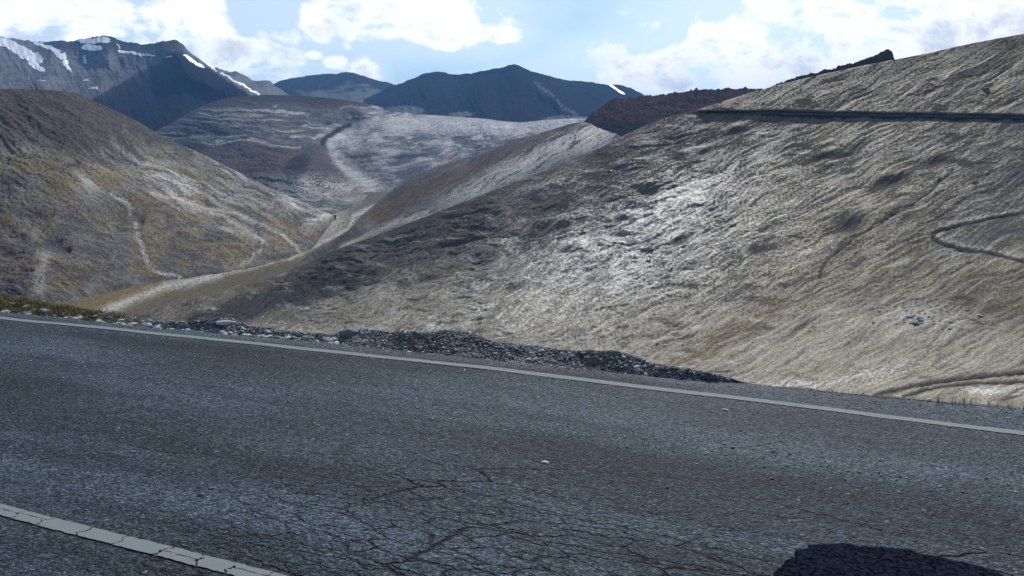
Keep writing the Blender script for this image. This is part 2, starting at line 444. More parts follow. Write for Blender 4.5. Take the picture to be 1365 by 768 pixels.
    lip = sstep(.1, .5, fbm(wx / 55, wy / 11, 4, .55, seed=146)) * sstep(-.1, .3, fbm(px / 110, py / 60, 2, seed=147))
    C = mixc(C, .7 * lip, (.062, .06, .058))
    C = mixc(C, .5 * sstep(.15, .5, fbm(wx / 50 + 9, wy / 9, 4, .6, seed=148)) * sstep(1150, 900, px), (.26, .26, .25))
    # steep face under the road, its shade painted dark blue-grey
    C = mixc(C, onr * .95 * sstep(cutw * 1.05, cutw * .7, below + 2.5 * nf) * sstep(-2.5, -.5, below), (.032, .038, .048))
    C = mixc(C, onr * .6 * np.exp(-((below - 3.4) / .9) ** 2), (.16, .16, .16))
    C = mixc(C, onr * .5 * sstep(26, 12, below) * sstep(11, 14, below) * sstep(-.1, .4, n_l + nf), (.09, .09, .085))
    C = mixc(C, .6 * trk * sstep(-.6, .1, nf), (.17, .165, .15)); C = mixc(C, .9 * scar * sstep(-.6, 0, nf), (.03, .03, .033))
    C = mixc(C, .8 * stroke(px + nz, py + nz * .6, g1, 1.3), (.06, .058, .055))
    C = mixc(C, .4 * oc * sstep(0, .5, oc2), (.25, .25, .24)); C = mixc(C, .7 * oc * sstep(.1, -.3, oc2), (.06, .06, .06))
    # broken patches where shale shows through turf
    spk = sstep(.32, .7, fbm(px / 7, py / 3.5, 3, .7, seed=140) + .3 * n_l)
    C = mixc(C, .5 * spk, (.085, .085, .08))
    spk2 = sstep(.38, .7, fbm(px / 6, py / 3, 3, .7, seed=141))
    C = mixc(C, .45 * spk2, (.28, .28, .27))
    C = C * np.clip(1 + .48 * nf + .42 * ns_ + .22 * streak2, .15, 3)[..., None]; C = np.clip(.222 * (C / .2) ** 1.18, .012, .7)
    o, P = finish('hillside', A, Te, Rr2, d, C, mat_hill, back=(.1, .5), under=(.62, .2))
    return P
P_right = right_hill()

# ---- left hill ------------------------------------------------------------
def left_hill():
    top = [(-900, 200), (-400, 140), (-120, 122), (0, 119), (40, 119), (75, 121), (105, 126), (130, 137), (180, 160), (220, 183), (260, 201), (310, 226), (350, 245), (400, 268), (430, 281), (448, 289), (500, 330)]
    bot = [(-900, 440), (-400, 420), (0, 408), (60, 404), (200, 376), (270, 366), (330, 356), (395, 338), (419, 326), (434, 306), (448, 290.5), (500, 335)]
    A, S, Te, Rr = sheet(top, bot, [(-900, 700), (0, 900), (130, 950), (260, 1030), (400, 1080), (430, 1060), (448, 1020)], 'valley', 720, 420, g=1.25, a_rng=(float(pix_dir(-900, 200)[0]), float(pix_dir(448, 289)[0])))
    px, py = dir_pix(A, Te); k = Rr / FPX
    wx = px + 12 * fbm(px / 70, py / 50, 3, seed=203); wy = py + 9 * fbm(px / 60, py / 40, 3, seed=205)
    u, v = rot(wx, wy, 27); lumps = fbm(u / 40, v / 13, 5, .58, seed=210)
    ul, vl = rot(wx, wy, -3); l2 = fbm(ul / 55, vl / 13, 5, .58, seed=215)
    wgt = sstep(230, 330, py + .15 * px)
    big = fbm(px / 170, py / 80, 3, seed=220); fine = fbm(px / 4.5, py / 3, 4, .62, seed=230)
    st = ridged(rot(wx, wy, 38)[0] / 60, rot(wx, wy, 38)[1] / 9, 4, .6, seed=240)
    d = 10 * big + 4.6 * lumps * (1 - wgt) + 5.5 * l2 * wgt + 1.4 * fine + 2.0 * st * (1 - wgt)
    # spur on the left with a rounded top, hollow above it
    d += 14 * blob(px, py, 60, 250, 110, 45, 12) - 10 * blob(px, py, 150, 200, 80, 18, 10)
    d -= 2.5 * stroke(px, py + 2 * fine, [(100, 222), (108, 238), (125, 250), (165, 268), (178, 295), (190, 330), (200, 355), (225, 368)], 6)
    d -= 4 * blob(px, py, 235, 340, 50, 30)
    d -= 5 * stroke(wx, wy, [(10, 335), (60, 320), (90, 335)], 7) + 5 * stroke(wx, wy, [(120, 290), (160, 282), (185, 292)], 5)
    d *= k * .95; d *= .12 + .88 * sstep(0, .1, 1 - S)
    d *= .3 + .7 * sstep(0, .08, S)
    C = np.empty(px.shape + (3,)); C[:] = (.135, .13, .118)
    n_l = fbm(px / 60, py / 35, 4, seed=250); nf = fbm(px / 3, py / 2.3, 3, .7, seed=251); ns_ = fbm(u / 50, v / 5, 5, .65, seed=252)
    C *= (1 + .25 * n_l)[..., None]
    ol = sstep(-.1, .35, fbm(wx / 60, wy / 22, 4, seed=260) + .5 * blob(px, py, 60, 235, 130, 22) + .4 * blob(px, py, 200, 290, 60, 20) + .55 * blob(px, py, 280, 330, 90, 18, -8) - .05) * sstep(190, 240, py + .1 * px)
    C = mixc(C, .8 * ol, (.155, .128, .070))
    rust = sstep(.15, .5, fbm(wx / 40, wy / 15, 4, seed=262) + .45 * blob(px, py, 20, 350, 60, 60) + .4 * blob(px, py, 210, 280, 70, 24)) * sstep(200, 240, py)
    C = mixc(C, .55 * rust, (.145, .103, .062))
    gr = sstep(0, .35, fbm(wx / 55, wy / 20, 4, seed=264) + .3 * blob(px, py, 70, 330, 80, 25) + .35 * blob(px, py, 240, 345, 55, 20))
    C = mixc(C, .65 * gr * wgt, (.095, .093, .10))
    top_d = sstep(205, 165, py - .12 * px + 14 * n_l) * sstep(280, 150, px)
    C = mixc(C, .75 * top_d, (.082, .074, .072))  # cloud shade over the hilltop, painted into the colour
    C = mixc(C, .5 * stroke(px, py, [(-50, 121), (0, 122), (35, 123)], 2.2) * sstep(-.3, .3, nf), (.13, .085, .055))
    C = mixc(C, .8 * blob(wx, wy, 150, 208, 32, 9, 5), (.05, .055, .065)); C = mixc(C, .7 * blob(wx, wy, 100, 232, 8, 12, 30), (.04, .045, .05))
    C = mixc(C, .65 * stroke(wx, wy, [(150, 145), (185, 172), (230, 192), (300, 228)], 5), (.08, .08, .085))
    pale = 0
    for cx, cy, rx, ry, dg, am in ((225, 245, 70, 22, 30, .9), (385, 268, 50, 9, 25, 1.1), (330, 245, 60, 12, 25, .6), (200, 215, 60, 14, 25, .55), (120, 250, 20, 14, 40, .6), (290, 262, 60, 12, 15, .5)):
        pale = np.maximum(pale, am * blob(wx, wy, cx, cy, rx, ry, dg))
    C = mixc(C, pale * sstep(-.3, .45, ns_ + .4 * nf), (.30, .30, .295))  # sheen of the right flank, painted as pale patches
    C = mixc(C, .55 * blob(wx, wy, 345, 252, 35, 6, 25), (.06, .065, .07))
    jw = 3 * fbm(px / 9, py / 9, 3, seed=270)
    gul = stroke(px + jw, py + jw, [(150, 262), (170, 272), (180, 292), (184, 315), (192, 335), (200, 355), (215, 364), (240, 368)], 3)
    C = mixc(C, .8 * gul * sstep(-.5, .2, nf), (.30, .295, .27))
    for pts, w, am in (([(205, 262), (260, 274), (300, 285), (345, 300), (375, 315), (395, 330), (404, 340)], 2.0, .5), ([(240, 270), (300, 293), (350, 322), (345, 335), (320, 350)], 2.6, .4), ([(48, 400), (55, 370), (60, 345)], 9, .45), ([(300, 305), (340, 318)], 4, .4),
                       ([(410, 300), (425, 295), (436, 288)], 5, .6)):
        C = mixc(C, am * stroke(px + jw * 2, py + jw, pts, w), (.36, .34, .28))
    spk = sstep(.3, .7, fbm(px / 8, py / 3.5, 3, .7, seed=280) + .3 * n_l)
    C = mixc(C, .55 * spk, (.075, .08, .085))
    C = mixc(C, .75 * sstep(.22, .6, fbm(wx / 30, wy / 9, 4, .6, seed=281) + .35 * (wgt - .5)) , (.095, .095, .105))
    C = C * np.clip(1 + .5 * nf + .45 * ns_, .15, 3)[..., None]; C = np.clip(.225 * (C / .19) ** 1.1, .012, .7)
    o, P = finish('hill', A, Te, Rr, d, C, mat_hill_left, back=(.1, .25), under=(.15, .45), drop=.5)
left_hill()

# ---- valley floor ---------------------------------------------------------
def valley():
    top = [(-200, 300), (0, 300), (200, 300), (400, 285), (455, 262), (500, 256), (540, 262), (600, 300)]
    bot = [(-200, 440), (0, 440), (200, 440), (400, 440), (600, 440)]
    A, S, Te, Rr = sheet(top, bot, [(-200, 1000), (600, 1000)], [(-200, 400), (600, 400)], 520, 320)
    px, py = dir_pix(A, Te)
    # distance so that the floor climbs gently up the valley
    Rr = valley_r(Te)
    k = Rr / FPX
    fine = fbm(px / 5, py / 3, 4, .6, seed=300); u, v = rot(px, py, -22); st = fbm(u / 50, v / 6, 4, .6, seed=301)
    d = (1.6 * st + .4 * fine) * k
    C = np.empty(px.shape + (3,)); C[:] = (.13, .11, .066)
    nf = fbm(px / 3, py / 2, 3, .7, seed=302)
    och = blob(px, py, 170, 400, 90, 16, -22)
    C = mixc(C, .9 * och, (.16, .12, .055)); C = mixc(C, .7 * sstep(-.1, .4, st), (.115, .105, .08))
    C = mixc(C, .85 * sstep(300, 278, py), (.115, .112, .108))
    jw = 5 * fbm(px / 18, py / 12, 3, seed=303)
    C = mixc(C, .8 * sstep(6, 14, seg_dist(px, py + .3 * jw, [(120, 420), (220, 379), (293, 362), (400, 336)])[0]) * (py > 350 + 0 * px) * (py > 470 - .35 * px), (.10, .09, .07))
    bed = stroke(px + jw, py + .4 * jw, [(120, 425), (146, 412), (185, 396), (220, 382), (255, 376), (293, 365)], 6)
    bed = np.maximum(bed, .7 * stroke(px + jw, py + .3 * jw, [(293, 365), (330, 358), (366, 349), (403, 338)], 3))
    bed = np.maximum(bed, 1. * stroke(px + jw * .5, py, [(385, 344), (421, 327), (445, 316), (465, 305), (472, 288), (500, 275)], 3.5))
    bed = np.maximum(bed, .8 * blob(px, py, 440, 296, 22, 26, 35)); bed = np.maximum(bed, .6 * blob(px, py, 425, 318, 14, 12))
    C = mixc(C, .9 * bed * sstep(-.6, .1, nf + .6 * st), (.33, .33, .32))
    C = mixc(C, .7 * stroke(px + jw, py, [(430, 270), (455, 276), (478, 270)], 3), (.2, .18, .14))
    C = np.clip(C * (1 + .4 * nf)[..., None], .02, .7)
    finish('valley_floor', A, Te, Rr, d, C, mat_valley, back=(.1, .3), under=(.45, .03), drop=.1)
valley()

# ---- slope behind the right hillside (rust and grey scree) ----------------
def scree_slope():
    top = [(370, 370), (400, 349), (421, 332), (445, 319), (465, 306), (480, 290), (500, 272), (530, 248), (565, 228), (600, 216), (640, 205), (680, 190), (720, 178), (745, 170), (775, 163), (800, 168), (830, 178), (900, 200)]
    bot = [(370, 390), (400, 380), (500, 345), (600, 300), (700, 262), (800, 225), (900, 215)]
    A, S, Te, Rr = sheet(top, bot, [(370, 570), (421, 640), (465, 760), (500, 1000), (600, 1350), (700, 1600), (775, 1700), (900, 1500)], [(370, 560), (421, 600), (500, 640), (600, 700), (700, 800), (900, 900)], 560, 260, g=1.1)
    px, py = dir_pix(A, Te); k = Rr / FPX
    wx = px + 8 * fbm(px / 40, py / 30, 3, seed=403); wy = py + 5 * fbm(px / 40, py / 30, 3, seed=404)
    u, v = rot(wx, wy, -30); st = ridged(u / 60, v / 6, 4, .6, seed=405); lumps = fbm(u / 40, v / 12, 5, .55, seed=406); nf = fbm(px / 3, py / 2, 3, .7, seed=407)
    d = (3.0 * lumps + 1.2 * st + .5 * nf) * k * .7 * (.15 + .85 * sstep(0, .12, 1 - S))
    C = np.empty(px.shape + (3,)); C[:] = (.135, .14, .142)
    ru = stroke(wx, wy, [(505, 290), (545, 262), (600, 240), (640, 225), (690, 205), (745, 188), (790, 170)], 15)
    C = mixc(C, .95 * ru * (.75 + .4 * lumps), (.125, .092, .075))
    C = mixc(C, .8 * sstep(.5, .9, blob(wx, wy, 465, 318, 36, 22, -35) + .3 * nf), (.09, .092, .085))
    C = mixc(C, .7 * stroke(px, py, [(455, 330), (480, 320), (520, 300), (570, 285)], 4), (.24, .235, .2))
    pl = blob(wx, wy, 690, 222, 110, 13, -27) + .7 * blob(wx, wy, 780, 185, 40, 14, -20)
    C = mixc(C, pl * sstep(-.3, .5, st + nf) * .75, (.235, .245, .25))
    C = mixc(C, .8 * sstep(.3, .55, fbm(u / 25, v / 5, 4, .6, seed=411)), (.08, .085, .095))
    C = C * np.clip(1 + .35 * nf + .35 * st, .1, 3)[..., None]; C = np.clip(.15 * (C / .19) ** 1.5, .012, .7)
    finish('scree_slope', A, Te, Rr, d, C, mat_mid, back=(.1, .3), under=(.2, .3), drop=.4)
scree_slope()

# ---- middle hills ---------------------------------------------------------
def mid_hills():
    top = [(100, 195), (200, 178), (235, 160), (270, 141), (300, 131), (340, 127), (400, 128), (440, 131), (475, 136), (500, 141), (520, 148), (545, 151), (580, 154), (640, 158), (690, 163), (730, 160), (770, 158), (800, 160), (860, 165)]
    bot = [(100, 300), (240, 300), (400, 292), (440, 284), (470, 274), (500, 267), (560, 262), (640, 235), (720, 205), (800, 190), (860, 190)]
    A, S, Te, Rr = sheet(top, bot, [(100, 2300), (400, 2350), (490, 2450), (540, 3000), (640, 3300), (700, 3200), (860, 2700)], 'valley', 1000, 270, g=1.0)
    px, py = dir_pix(A, Te); k = Rr / FPX
    wx = px + 8 * fbm(px / 40, py / 30, 3, seed=503); wy = py + 5 * fbm(px / 40, py / 30, 3, seed=504)
    side = sstep(470, 520, px + .3 * (py - 150))
    u, v = rot(wx, wy, 3); strata = ridged(u / 110, (v + .0 * u) / 7, 4, .5, seed=505); u2, v2 = rot(wx, wy, -9); strata2 = ridged(u2 / 90, v2 / 7, 4, .5, seed=605)
    strata = strata * (1 - side) + strata2 * side
    lumps = fbm(wx / 38, wy / 15, 5, .58, seed=506); nf = fbm(px / 3, py / 2, 3, .7, seed=507)
    gline = [(474, 168), (448, 182), (440, 196), (452, 212), (473, 232), (495, 250), (503, 266)]
    gul = seg_dist(wx, wy, gline)[0]
    rad = .07 * np.exp(-(gul / 22) ** 2) - .10 * blob(px, py, 395, 232, 60, 34, 20) - .05 * blob(px, py, 330, 150, 90, 26) - .05 * blob(px, py, 560, 195, 60, 25, -10) - .05 * blob(px, py, 640, 178, 50, 10) + .05 * stroke(px, py, [(520, 262), (600, 232), (660, 205)], 12)
    rad = rad * sstep(0, .2, 1 - S)
    d = 4 * fbm(px / 110, py / 50, 3, seed=508) + 4.5 * lumps + 2.2 * strata + .5 * nf - 3 * np.exp(-(gul / 8) ** 2)
    d *= k * .75 * (.10 + .90 * sstep(0, .14, 1 - S))
    C = np.empty(px.shape + (3,)); C[:] = (.17, .172, .17)
    C = mixc(C, .7 * sstep(.15, .45, strata), (.055, .06, .068))
    crease = sstep(.15, .45, fbm(wx / 26, wy / 7, 4, .6, seed=531)); C = mixc(C, .6 * crease, (.05, .054, .062))
    C = mixc(C, .5 * sstep(.15, .45, fbm(wx / 30 + 5, wy / 6, 4, .6, seed=532)), (.26, .265, .265))
    bands = np.sin((v + 3 * fbm(px / 60, py / 25, 3, seed=533)) * 1.05) ; C = mixc(C, .55 * sstep(.2, .8, bands) * (1 - side) * sstep(195, 185, py), (.07, .072, .078))
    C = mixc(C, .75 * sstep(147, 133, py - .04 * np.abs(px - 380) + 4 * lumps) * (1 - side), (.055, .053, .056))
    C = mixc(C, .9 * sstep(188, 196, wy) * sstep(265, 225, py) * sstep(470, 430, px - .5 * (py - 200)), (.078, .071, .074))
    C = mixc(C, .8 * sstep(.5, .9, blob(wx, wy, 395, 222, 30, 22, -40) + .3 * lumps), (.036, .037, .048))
    C = mixc(C, .6 * stroke(wx, wy, [(270, 192), (330, 190), (400, 196)], 1.4), (.20, .20, .19))
    C = mixc(C, .8 * stroke(wx, wy, [(458, 178), (446, 190), (455, 212), (476, 232), (496, 250), (503, 260)], 8) * (.6 + .6 * strata), (.22, .225, .23))
    C = mixc(C, .7 * blob(wx, wy, 458, 188, 20, 18, 30), (.24, .245, .25))
    C = mixc(C, .9 * stroke(wx, wy, [(466, 165), (450, 172), (436, 184), (429, 192)], 3), (.028, .03, .038))
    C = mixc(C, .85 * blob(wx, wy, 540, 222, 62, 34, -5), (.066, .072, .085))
    C = mixc(C, .7 * blob(wx, wy, 430, 252, 75, 13, 5) * sstep(-.3, .3, lumps + nf), (.23, .235, .235))
    C = mixc(C, .6 * blob(wx, wy, 485, 262, 40, 10), (.11, .09, .07))
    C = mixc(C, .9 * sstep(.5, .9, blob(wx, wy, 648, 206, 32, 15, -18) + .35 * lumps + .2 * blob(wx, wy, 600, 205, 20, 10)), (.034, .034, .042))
    C = mixc(C, .85 * stroke(wx, wy, [(665, 195), (700, 188), (740, 176), (775, 168)], 4.5), (.075, .06, .052))
    C = mixc(C, .6 * stroke(wx, wy, [(470, 209), (520, 211), (570, 208)], 2.2), (.028, .033, .042))
    C = mixc(C, .45 * side * sstep(.05, .6, .7 * lumps + .4 * strata + .6 * blob(wx, wy, 620, 165, 150, 9)), (.20, .207, .215))
    C = mixc(C, .5 * stroke(wx, wy, [(590, 215), (650, 222), (720, 195)], 8), (.155, .108, .085))
    C = C * np.clip(1 + .4 * nf + .35 * strata, .1, 3)[..., None]; C = np.clip(.25 * (C / .2) ** 1.25, .012, .7)
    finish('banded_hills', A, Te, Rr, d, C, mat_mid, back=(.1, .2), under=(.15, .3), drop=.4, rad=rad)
mid_hills()

# ---- far mountains --------------------------------------------------------
def relief(px, py, seed, deg=70, sx=60, sy=14):
    wx = px + 8 * fbm(px / 50, py / 40, 3, seed=seed); wy = py + 6 * fbm(px / 50, py / 40, 3, seed=seed + 1)
    u, v = rot(wx, wy, deg); return wx, wy, ridged(u / sx, v / sy, 5, .55, seed=seed + 2), fbm(px / 3, py / 2.2, 3, .7, seed=seed + 9)

def snowcap(name, P, mask, lift):
    Q = P.copy(); Q[..., 2] += lift
    o = grid_mesh(name, Q, None, mat_snow, keep=mask > .5)
    tag(o, kind='structure'); return o

def mountain_left():
    top = [(-900, 70), (-500, 20), (-200, 60), (-60, 40), (0, 48), (22, 52), (60, 56), (85, 55), (102, 54), (122, 50), (138, 48), (160, 54), (180, 58), (205, 58), (228, 54), (242, 57), (252, 68), (268, 80), (290, 92), (318, 97), (340, 107), (358, 108), (372, 118), (400, 135), (450, 160)]
    bot = [(-900, 180), (0, 180), (200, 190), (300, 190), (450, 190)]
    A, S, Te, Rr = sheet(top, bot, [(-900, 4500), (0, 5200), (160, 5000), (250, 4600), (370, 5400), (450, 5600)], [(-900, 2500), (0, 2600), (200, 2500), (300, 2600), (450, 2900)], 900, 260, g=1.0, jag=3.2)
    px, py = dir_pix(A, Te); k = Rr / FPX
    wx, wy, rd, nf = relief(px, py, 700)
    d = 2.0 * rd + 4 * fbm(px / 50, py / 30, 5, seed=710) + .5 * nf
    # the bold spur that comes forward from the summit, dark triangular face on its near side
    sp, side = seg_dist(px, py, [(243, 60), (262, 90), (300, 118), (345, 135)])
    rad = -.17 * np.exp(-(sp / 24) ** 2) + .05 * blob(px, py, 120, 88, 70, 24) - .03 * stroke(px, py, [(60, 60), (75, 90), (60, 115)], 16) - .03 * stroke(px, py, [(150, 56), (140, 80)], 12)
    cr1 = ridged(rot(wx, wy, 62)[0] / 70, rot(wx, wy, 62)[1] / 22, 4, .55, seed=741); rad = (rad - .012 * cr1) * sstep(0, .3, 1 - S)
    d *= k * .8 * (.05 + .95 * sstep(0, .14, 1 - S))
    C = np.empty(px.shape + (3,)); C[:] = (.20, .193, .188)
    C *= (1 + .18 * rd)[..., None]
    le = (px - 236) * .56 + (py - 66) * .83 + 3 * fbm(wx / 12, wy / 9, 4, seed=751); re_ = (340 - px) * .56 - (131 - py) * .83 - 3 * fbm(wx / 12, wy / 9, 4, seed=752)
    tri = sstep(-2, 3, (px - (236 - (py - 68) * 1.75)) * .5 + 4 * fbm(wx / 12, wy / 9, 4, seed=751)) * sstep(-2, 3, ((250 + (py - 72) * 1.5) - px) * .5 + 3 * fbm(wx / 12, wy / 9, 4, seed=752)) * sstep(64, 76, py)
    C = mixc(C, .96 * tri, (.018, .020, .026))  # triangular face turned from the sun, its shade painted dark
    C = mixc(C, .5 * (1 - tri) * sstep(80, 100, py) * sstep(-.2, .3, fbm(wx / 30, wy / 12, 4, seed=753)), (.12, .118, .115))
    C = mixc(C, .7 * sstep(84, 60, py) * sstep(35, 60, px) * sstep(260, 235, px), (.04, .042, .05))
    C = mixc(C, .5 * blob(wx, wy, 170, 100, 60, 16, -20), (.14, .135, .13))
    C = mixc(C, .45 * sstep(.3, .7, fbm(wx / 18, wy / 8, 4, seed=722)) * sstep(280, 320, px), (.30, .31, .32))
    C = np.clip(C * (1 + .25 * nf)[..., None], .015, .8)
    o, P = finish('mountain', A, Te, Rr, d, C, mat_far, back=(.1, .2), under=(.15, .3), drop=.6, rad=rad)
    P = P[:, NF:-5]
    jx = px + 5.0 * fbm(px / 9, py / 7, 5, .7, seed=730); jy = py + 4 * fbm(px / 8, py / 6, 5, .7, seed=731)
    s = np.zeros_like(px)
    def fld(pts, w0, w1):
        nonlocal s
        p = [np.linspace(pts[i], pts[i + 1], 12) for i in range(len(pts) - 1)]; p = np.concatenate(p)
        for i, (x, y) in enumerate(p):
            w = .75 * (w0 + (w1 - w0) * i / len(p)); s = np.maximum(s, ((jx - x) ** 2 + ((jy - y) * 1.6) ** 2 < w * w).astype(float))
    fld([(-60, 50), (0, 56), (14, 60), (34, 74)], 12, 13); fld([(34, 74), (50, 82)], 14, 12); fld([(44, 86), (58, 96)], 9, 3)
    fld([(48, 58), (70, 66), (82, 78)], 5, 6); fld([(84, 76), (90, 90), (93, 96)], 5, 2)
    fld([(110, 55), (125, 55), (142, 54)], 7, 8); fld([(116, 64), (132, 66)], 10, 6)
    fld([(160, 70), (185, 73), (200, 75)], 4, 2); fld([(178, 74), (205, 75)], 2.4, 2)
    fld([(248, 76), (258, 84), (268, 91)], 4, 4); fld([(266, 88), (273, 92)], 3, 2); fld([(276, 84), (290, 98)], 2.6, 1.6); fld([(296, 98), (310, 108), (330, 120), (348, 128)], 2.4, 3)
    fld([(112, 76), (114, 86)], 3, 3); fld([(120, 119), (129, 119)], 2.5, 3); fld([(50, 109), (60, 109)], 1.8, 2.2)
    fld([(112, 109), (118, 108)], 2, 1.5); fld([(223, 77), (230, 77)], 2, 1.5); fld([(157, 60), (160, 70)], 2, 1.5)
    snowcap('snowfield', P, s, 2)
mountain_left()

def mountain_mid():
    top = [(280, 150), (330, 128), (368, 110), (385, 105), (410, 101), (445, 98), (470, 97), (482, 101), (500, 106), (520, 111), (545, 118), (600, 150)]
    bot = [(280, 175), (400, 175), (600, 180)]
    A, S, Te, Rr = sheet(top, bot, [(280, 6600), (600, 6600)], [(280, 3600), (600, 3600)], 360, 130, jag=2.4)
    px, py = dir_pix(A, Te); k = Rr / FPX
    wx, wy, rd, nf = relief(px, py, 760)
    d = (1.2 * rd + .4 * nf + 6 * blob(px, py, 485, 120, 18, 14)) * k * .8 * (.06 + .94 * sstep(0, .2, 1 - S))
    C = np.empty(px.shape + (3,)); C[:] = (.045, .047, .053)
    C = mixc(C, .75 * sstep(.0, .5, fbm(wx / 30, wy / 12, 4, seed=771) + 1.2 * blob(px, py, 460, 130, 60, 12) - .3), (.20, .205, .21))
    C = np.clip(C * (1 + .3 * nf)[..., None], .02, .8)
    finish('mountain', A, Te, Rr, d, C, mat_far, back=(.1, .2), under=(.15, .3), drop=.6)
mountain_mid()

def mountain_centre():
    top = [(440, 150), (480, 135), (520, 116), (545, 107), (565, 99), (585, 96), (605, 99), (625, 98), (650, 93), (670, 90), (684, 86), (697, 90), (715, 97), (745, 105), (790, 110), (815, 113), (835, 115), (850, 122), (862, 129), (900, 150), (1000, 190)]
    bot = [(440, 185), (700, 180), (800, 180), (1000, 200)]
    A, S, Te, Rr = sheet(top, bot, [(440, 5200), (585, 5400), (684, 5000), (862, 5600), (1000, 5600)], [(440, 3400), (700, 3500), (1000, 3600)], 700, 220, jag=2.4)
    px, py = dir_pix(A, Te); k = Rr / FPX
    wx, wy, rd, nf = relief(px, py, 800)
    sp = stroke(px, py, [(684, 88), (720, 112), (745, 132), (765, 150)], 14) + stroke(px, py, [(585, 98), (560, 120), (520, 140)], 12) + .6 * stroke(px, py, [(650, 95), (640, 130), (650, 155)], 16)
    rad = (-.05 * np.clip(sp, 0, 1.3) - .012 * ridged(rot(wx, wy, 75)[0] / 70, rot(wx, wy, 75)[1] / 20, 4, .55, seed=841)) * sstep(0, .4, 1 - S)
    d = (1.2 * rd + 3 * fbm(wx / 40, wy / 25, 4, seed=809) + .4 * nf) * k * .8 * (.05 + .95 * sstep(0, .14, 1 - S))
    C = np.empty(px.shape + (3,)); C[:] = (.036, .038, .044)
    C *= (1 + .12 * rd)[..., None]
    C = mixc(C, .6 * stroke(wx, wy, [(712, 112), (735, 128), (750, 145), (770, 154)], 3) * sstep(-.4, .3, nf), (.3, .31, .32))
    C = mixc(C, .75 * sstep(.45, .75, blob(px, py, 548, 148, 24, 7) + blob(px, py, 616, 153, 22, 5) + blob(px, py, 500, 146, 30, 6) + blob(px, py, 760, 158, 50, 5) + .3 * nf), (.22, .23, .235))
    C = mixc(C, .55 * sstep(120, 108, py) * sstep(700, 760, px) * sstep(870, 840, px), (.07, .058, .05))
    C = np.clip(C * (1 + .25 * nf)[..., None], .02, .8)
    o, P = finish('mountain', A, Te, Rr, d, C, mat_far, back=(.1, .2), under=(.15, .3), drop=.6, rad=rad)
    P = P[:, NF:-5]
    jx = px + 2 * fbm(px / 8, py / 6, 3, seed=811)
    s = seg_dist(jx, py, [(812, 114), (822, 121), (832, 128)])[0] < 1.5
    snowcap('snowfield', P, s.astype(float), 9)
mountain_centre()

def crag_ridge():
    top = [(740, 200), (765, 178), (778, 164), (788, 152), (800, 143), (815, 134), (832, 131), (850, 129), (880, 126), (905, 124), (918, 121.5), (942, 120), (960, 119), (985, 118), (1010, 118), (1060, 125), (1120, 140)]
    bot = [(740, 215), (1120, 215)]
    A, S, Te, Rr = sheet(top, bot, [(740, 1800), (1120, 1500)], [(740, 1500), (1120, 1250)], 560, 180, jag=4)
    px, py = dir_pix(A, Te); k = Rr / FPX
    wx, wy, rd, nf = relief(px, py, 840, deg=80, sx=40, sy=12)
    d = (.9 * rd + .6 * nf + 2.0 * fbm(px / 14, py / 9, 4, seed=850)) * k * (.35 + .65 * sstep(0, .2, 1 - S)) + k * (3.6 * blob(px, py, 928, 120, 3, 6) + 1.5 * blob(px, py, 937, 120, 6, 5) + 1.5 * fbm(px / 6, px * 0 + .5, 3, seed=855) * sstep(.85, 1, S))
    C = np.empty(px.shape + (3,)); C[:] = (.10, .058, .042)
    C = mixc(C, .55 * sstep(-.1, .6, rd) * sstep(830, 900, px), (.10, .07, .055))
    C = mixc(C, .8 * sstep(152, 168, py), (.025, .027, .032))  # shadow over the lower half, painted into the rock colour
    cone = sstep(.55, .8, blob(wx, wy, 792, 180, 16, 10) + .5 * blob(wx, wy, 820, 182, 10, 7))
    C = mixc(C, .6 * cone, (.33, .33, .33))
    C = np.clip(C * (1 + .4 * nf + .2 * rd)[..., None], .015, .8)
    finish('rock_ridge', A, Te, Rr, d, C, mat_mid, back=(.1, .1), under=(.15, .3), drop=1.0)
    top = [(1010, 124), (1035, 113), (1045, 109), (1062, 104), (1080, 99), (1095, 96), (1110, 92), (1122, 87), (1130, 86.5), (1142, 83), (1158, 77), (1170, 72), (1184, 66.5), (1189, 69), (1191.5, 76), (1196, 84), (1215, 96), (1240, 120)]
    bot = [(1010, 160), (1240, 160)]
    A, S, Te, Rr = sheet(top, bot, [(1010, 900), (1240, 760)], [(1010, 840), (1240, 700)], 330, 90, jag=3)
    px, py = dir_pix(A, Te); k = Rr / FPX
    wx, wy, rd, nf = relief(px, py, 860, deg=60, sx=20, sy=6)
    d = (2.0 * rd + 1.0 * nf + 1.6 * fbm(px / 7, py / 5, 4, seed=870)) * k * (.6 + .4 * sstep(0, .2, 1 - S))
    C = np.empty(px.shape + (3,)); C[:] = (.10, .085, .078); C = np.clip(C * (1 + .5 * nf)[..., None], .02, .5)
    finish('rock_ridge', A, Te, Rr, d, C, mat_mid, back=(.1, .06), under=(.15, .3), drop=1.4)
crag_ridge()

# ------------------------------------------------------------------ road
def ground_pt(px, py, z=0.0):
    a, t = pix_dir(px, py); r = (z - CAM_H) / t
    return np.array([r * np.sin(a), r * np.cos(a)])
far_px = [(0, 424), (117, 435), (234, 448), (400, 464.3), (550, 480.8), (748, 502.5), (880, 518), (1000, 532.5), (1141, 551), (1258, 565), (1365, 578)]
G = np.array([ground_pt(*p) for p in far_px])
dvec = G[-1] - G[0]; dvec /= np.linalg.norm(dvec)          # along the road, to the right
nvec = np.array([-dvec[1], dvec[0]])                          # across, away from the camera
ROAD_ANG = math.atan2(dvec[1], dvec[0])
s_ = G @ dvec; t_ = G @ nvec
fit = np.polyfit(s_, t_, 2)
S0, S1 = s_.min() - 4, s_.max() + 4
def far_t(s):
    s = np.asarray(s, float); sc = np.clip(s, S0, S1)
    return np.polyval(fit, sc) + (s - sc) * np.polyval(np.polyder(fit), sc)
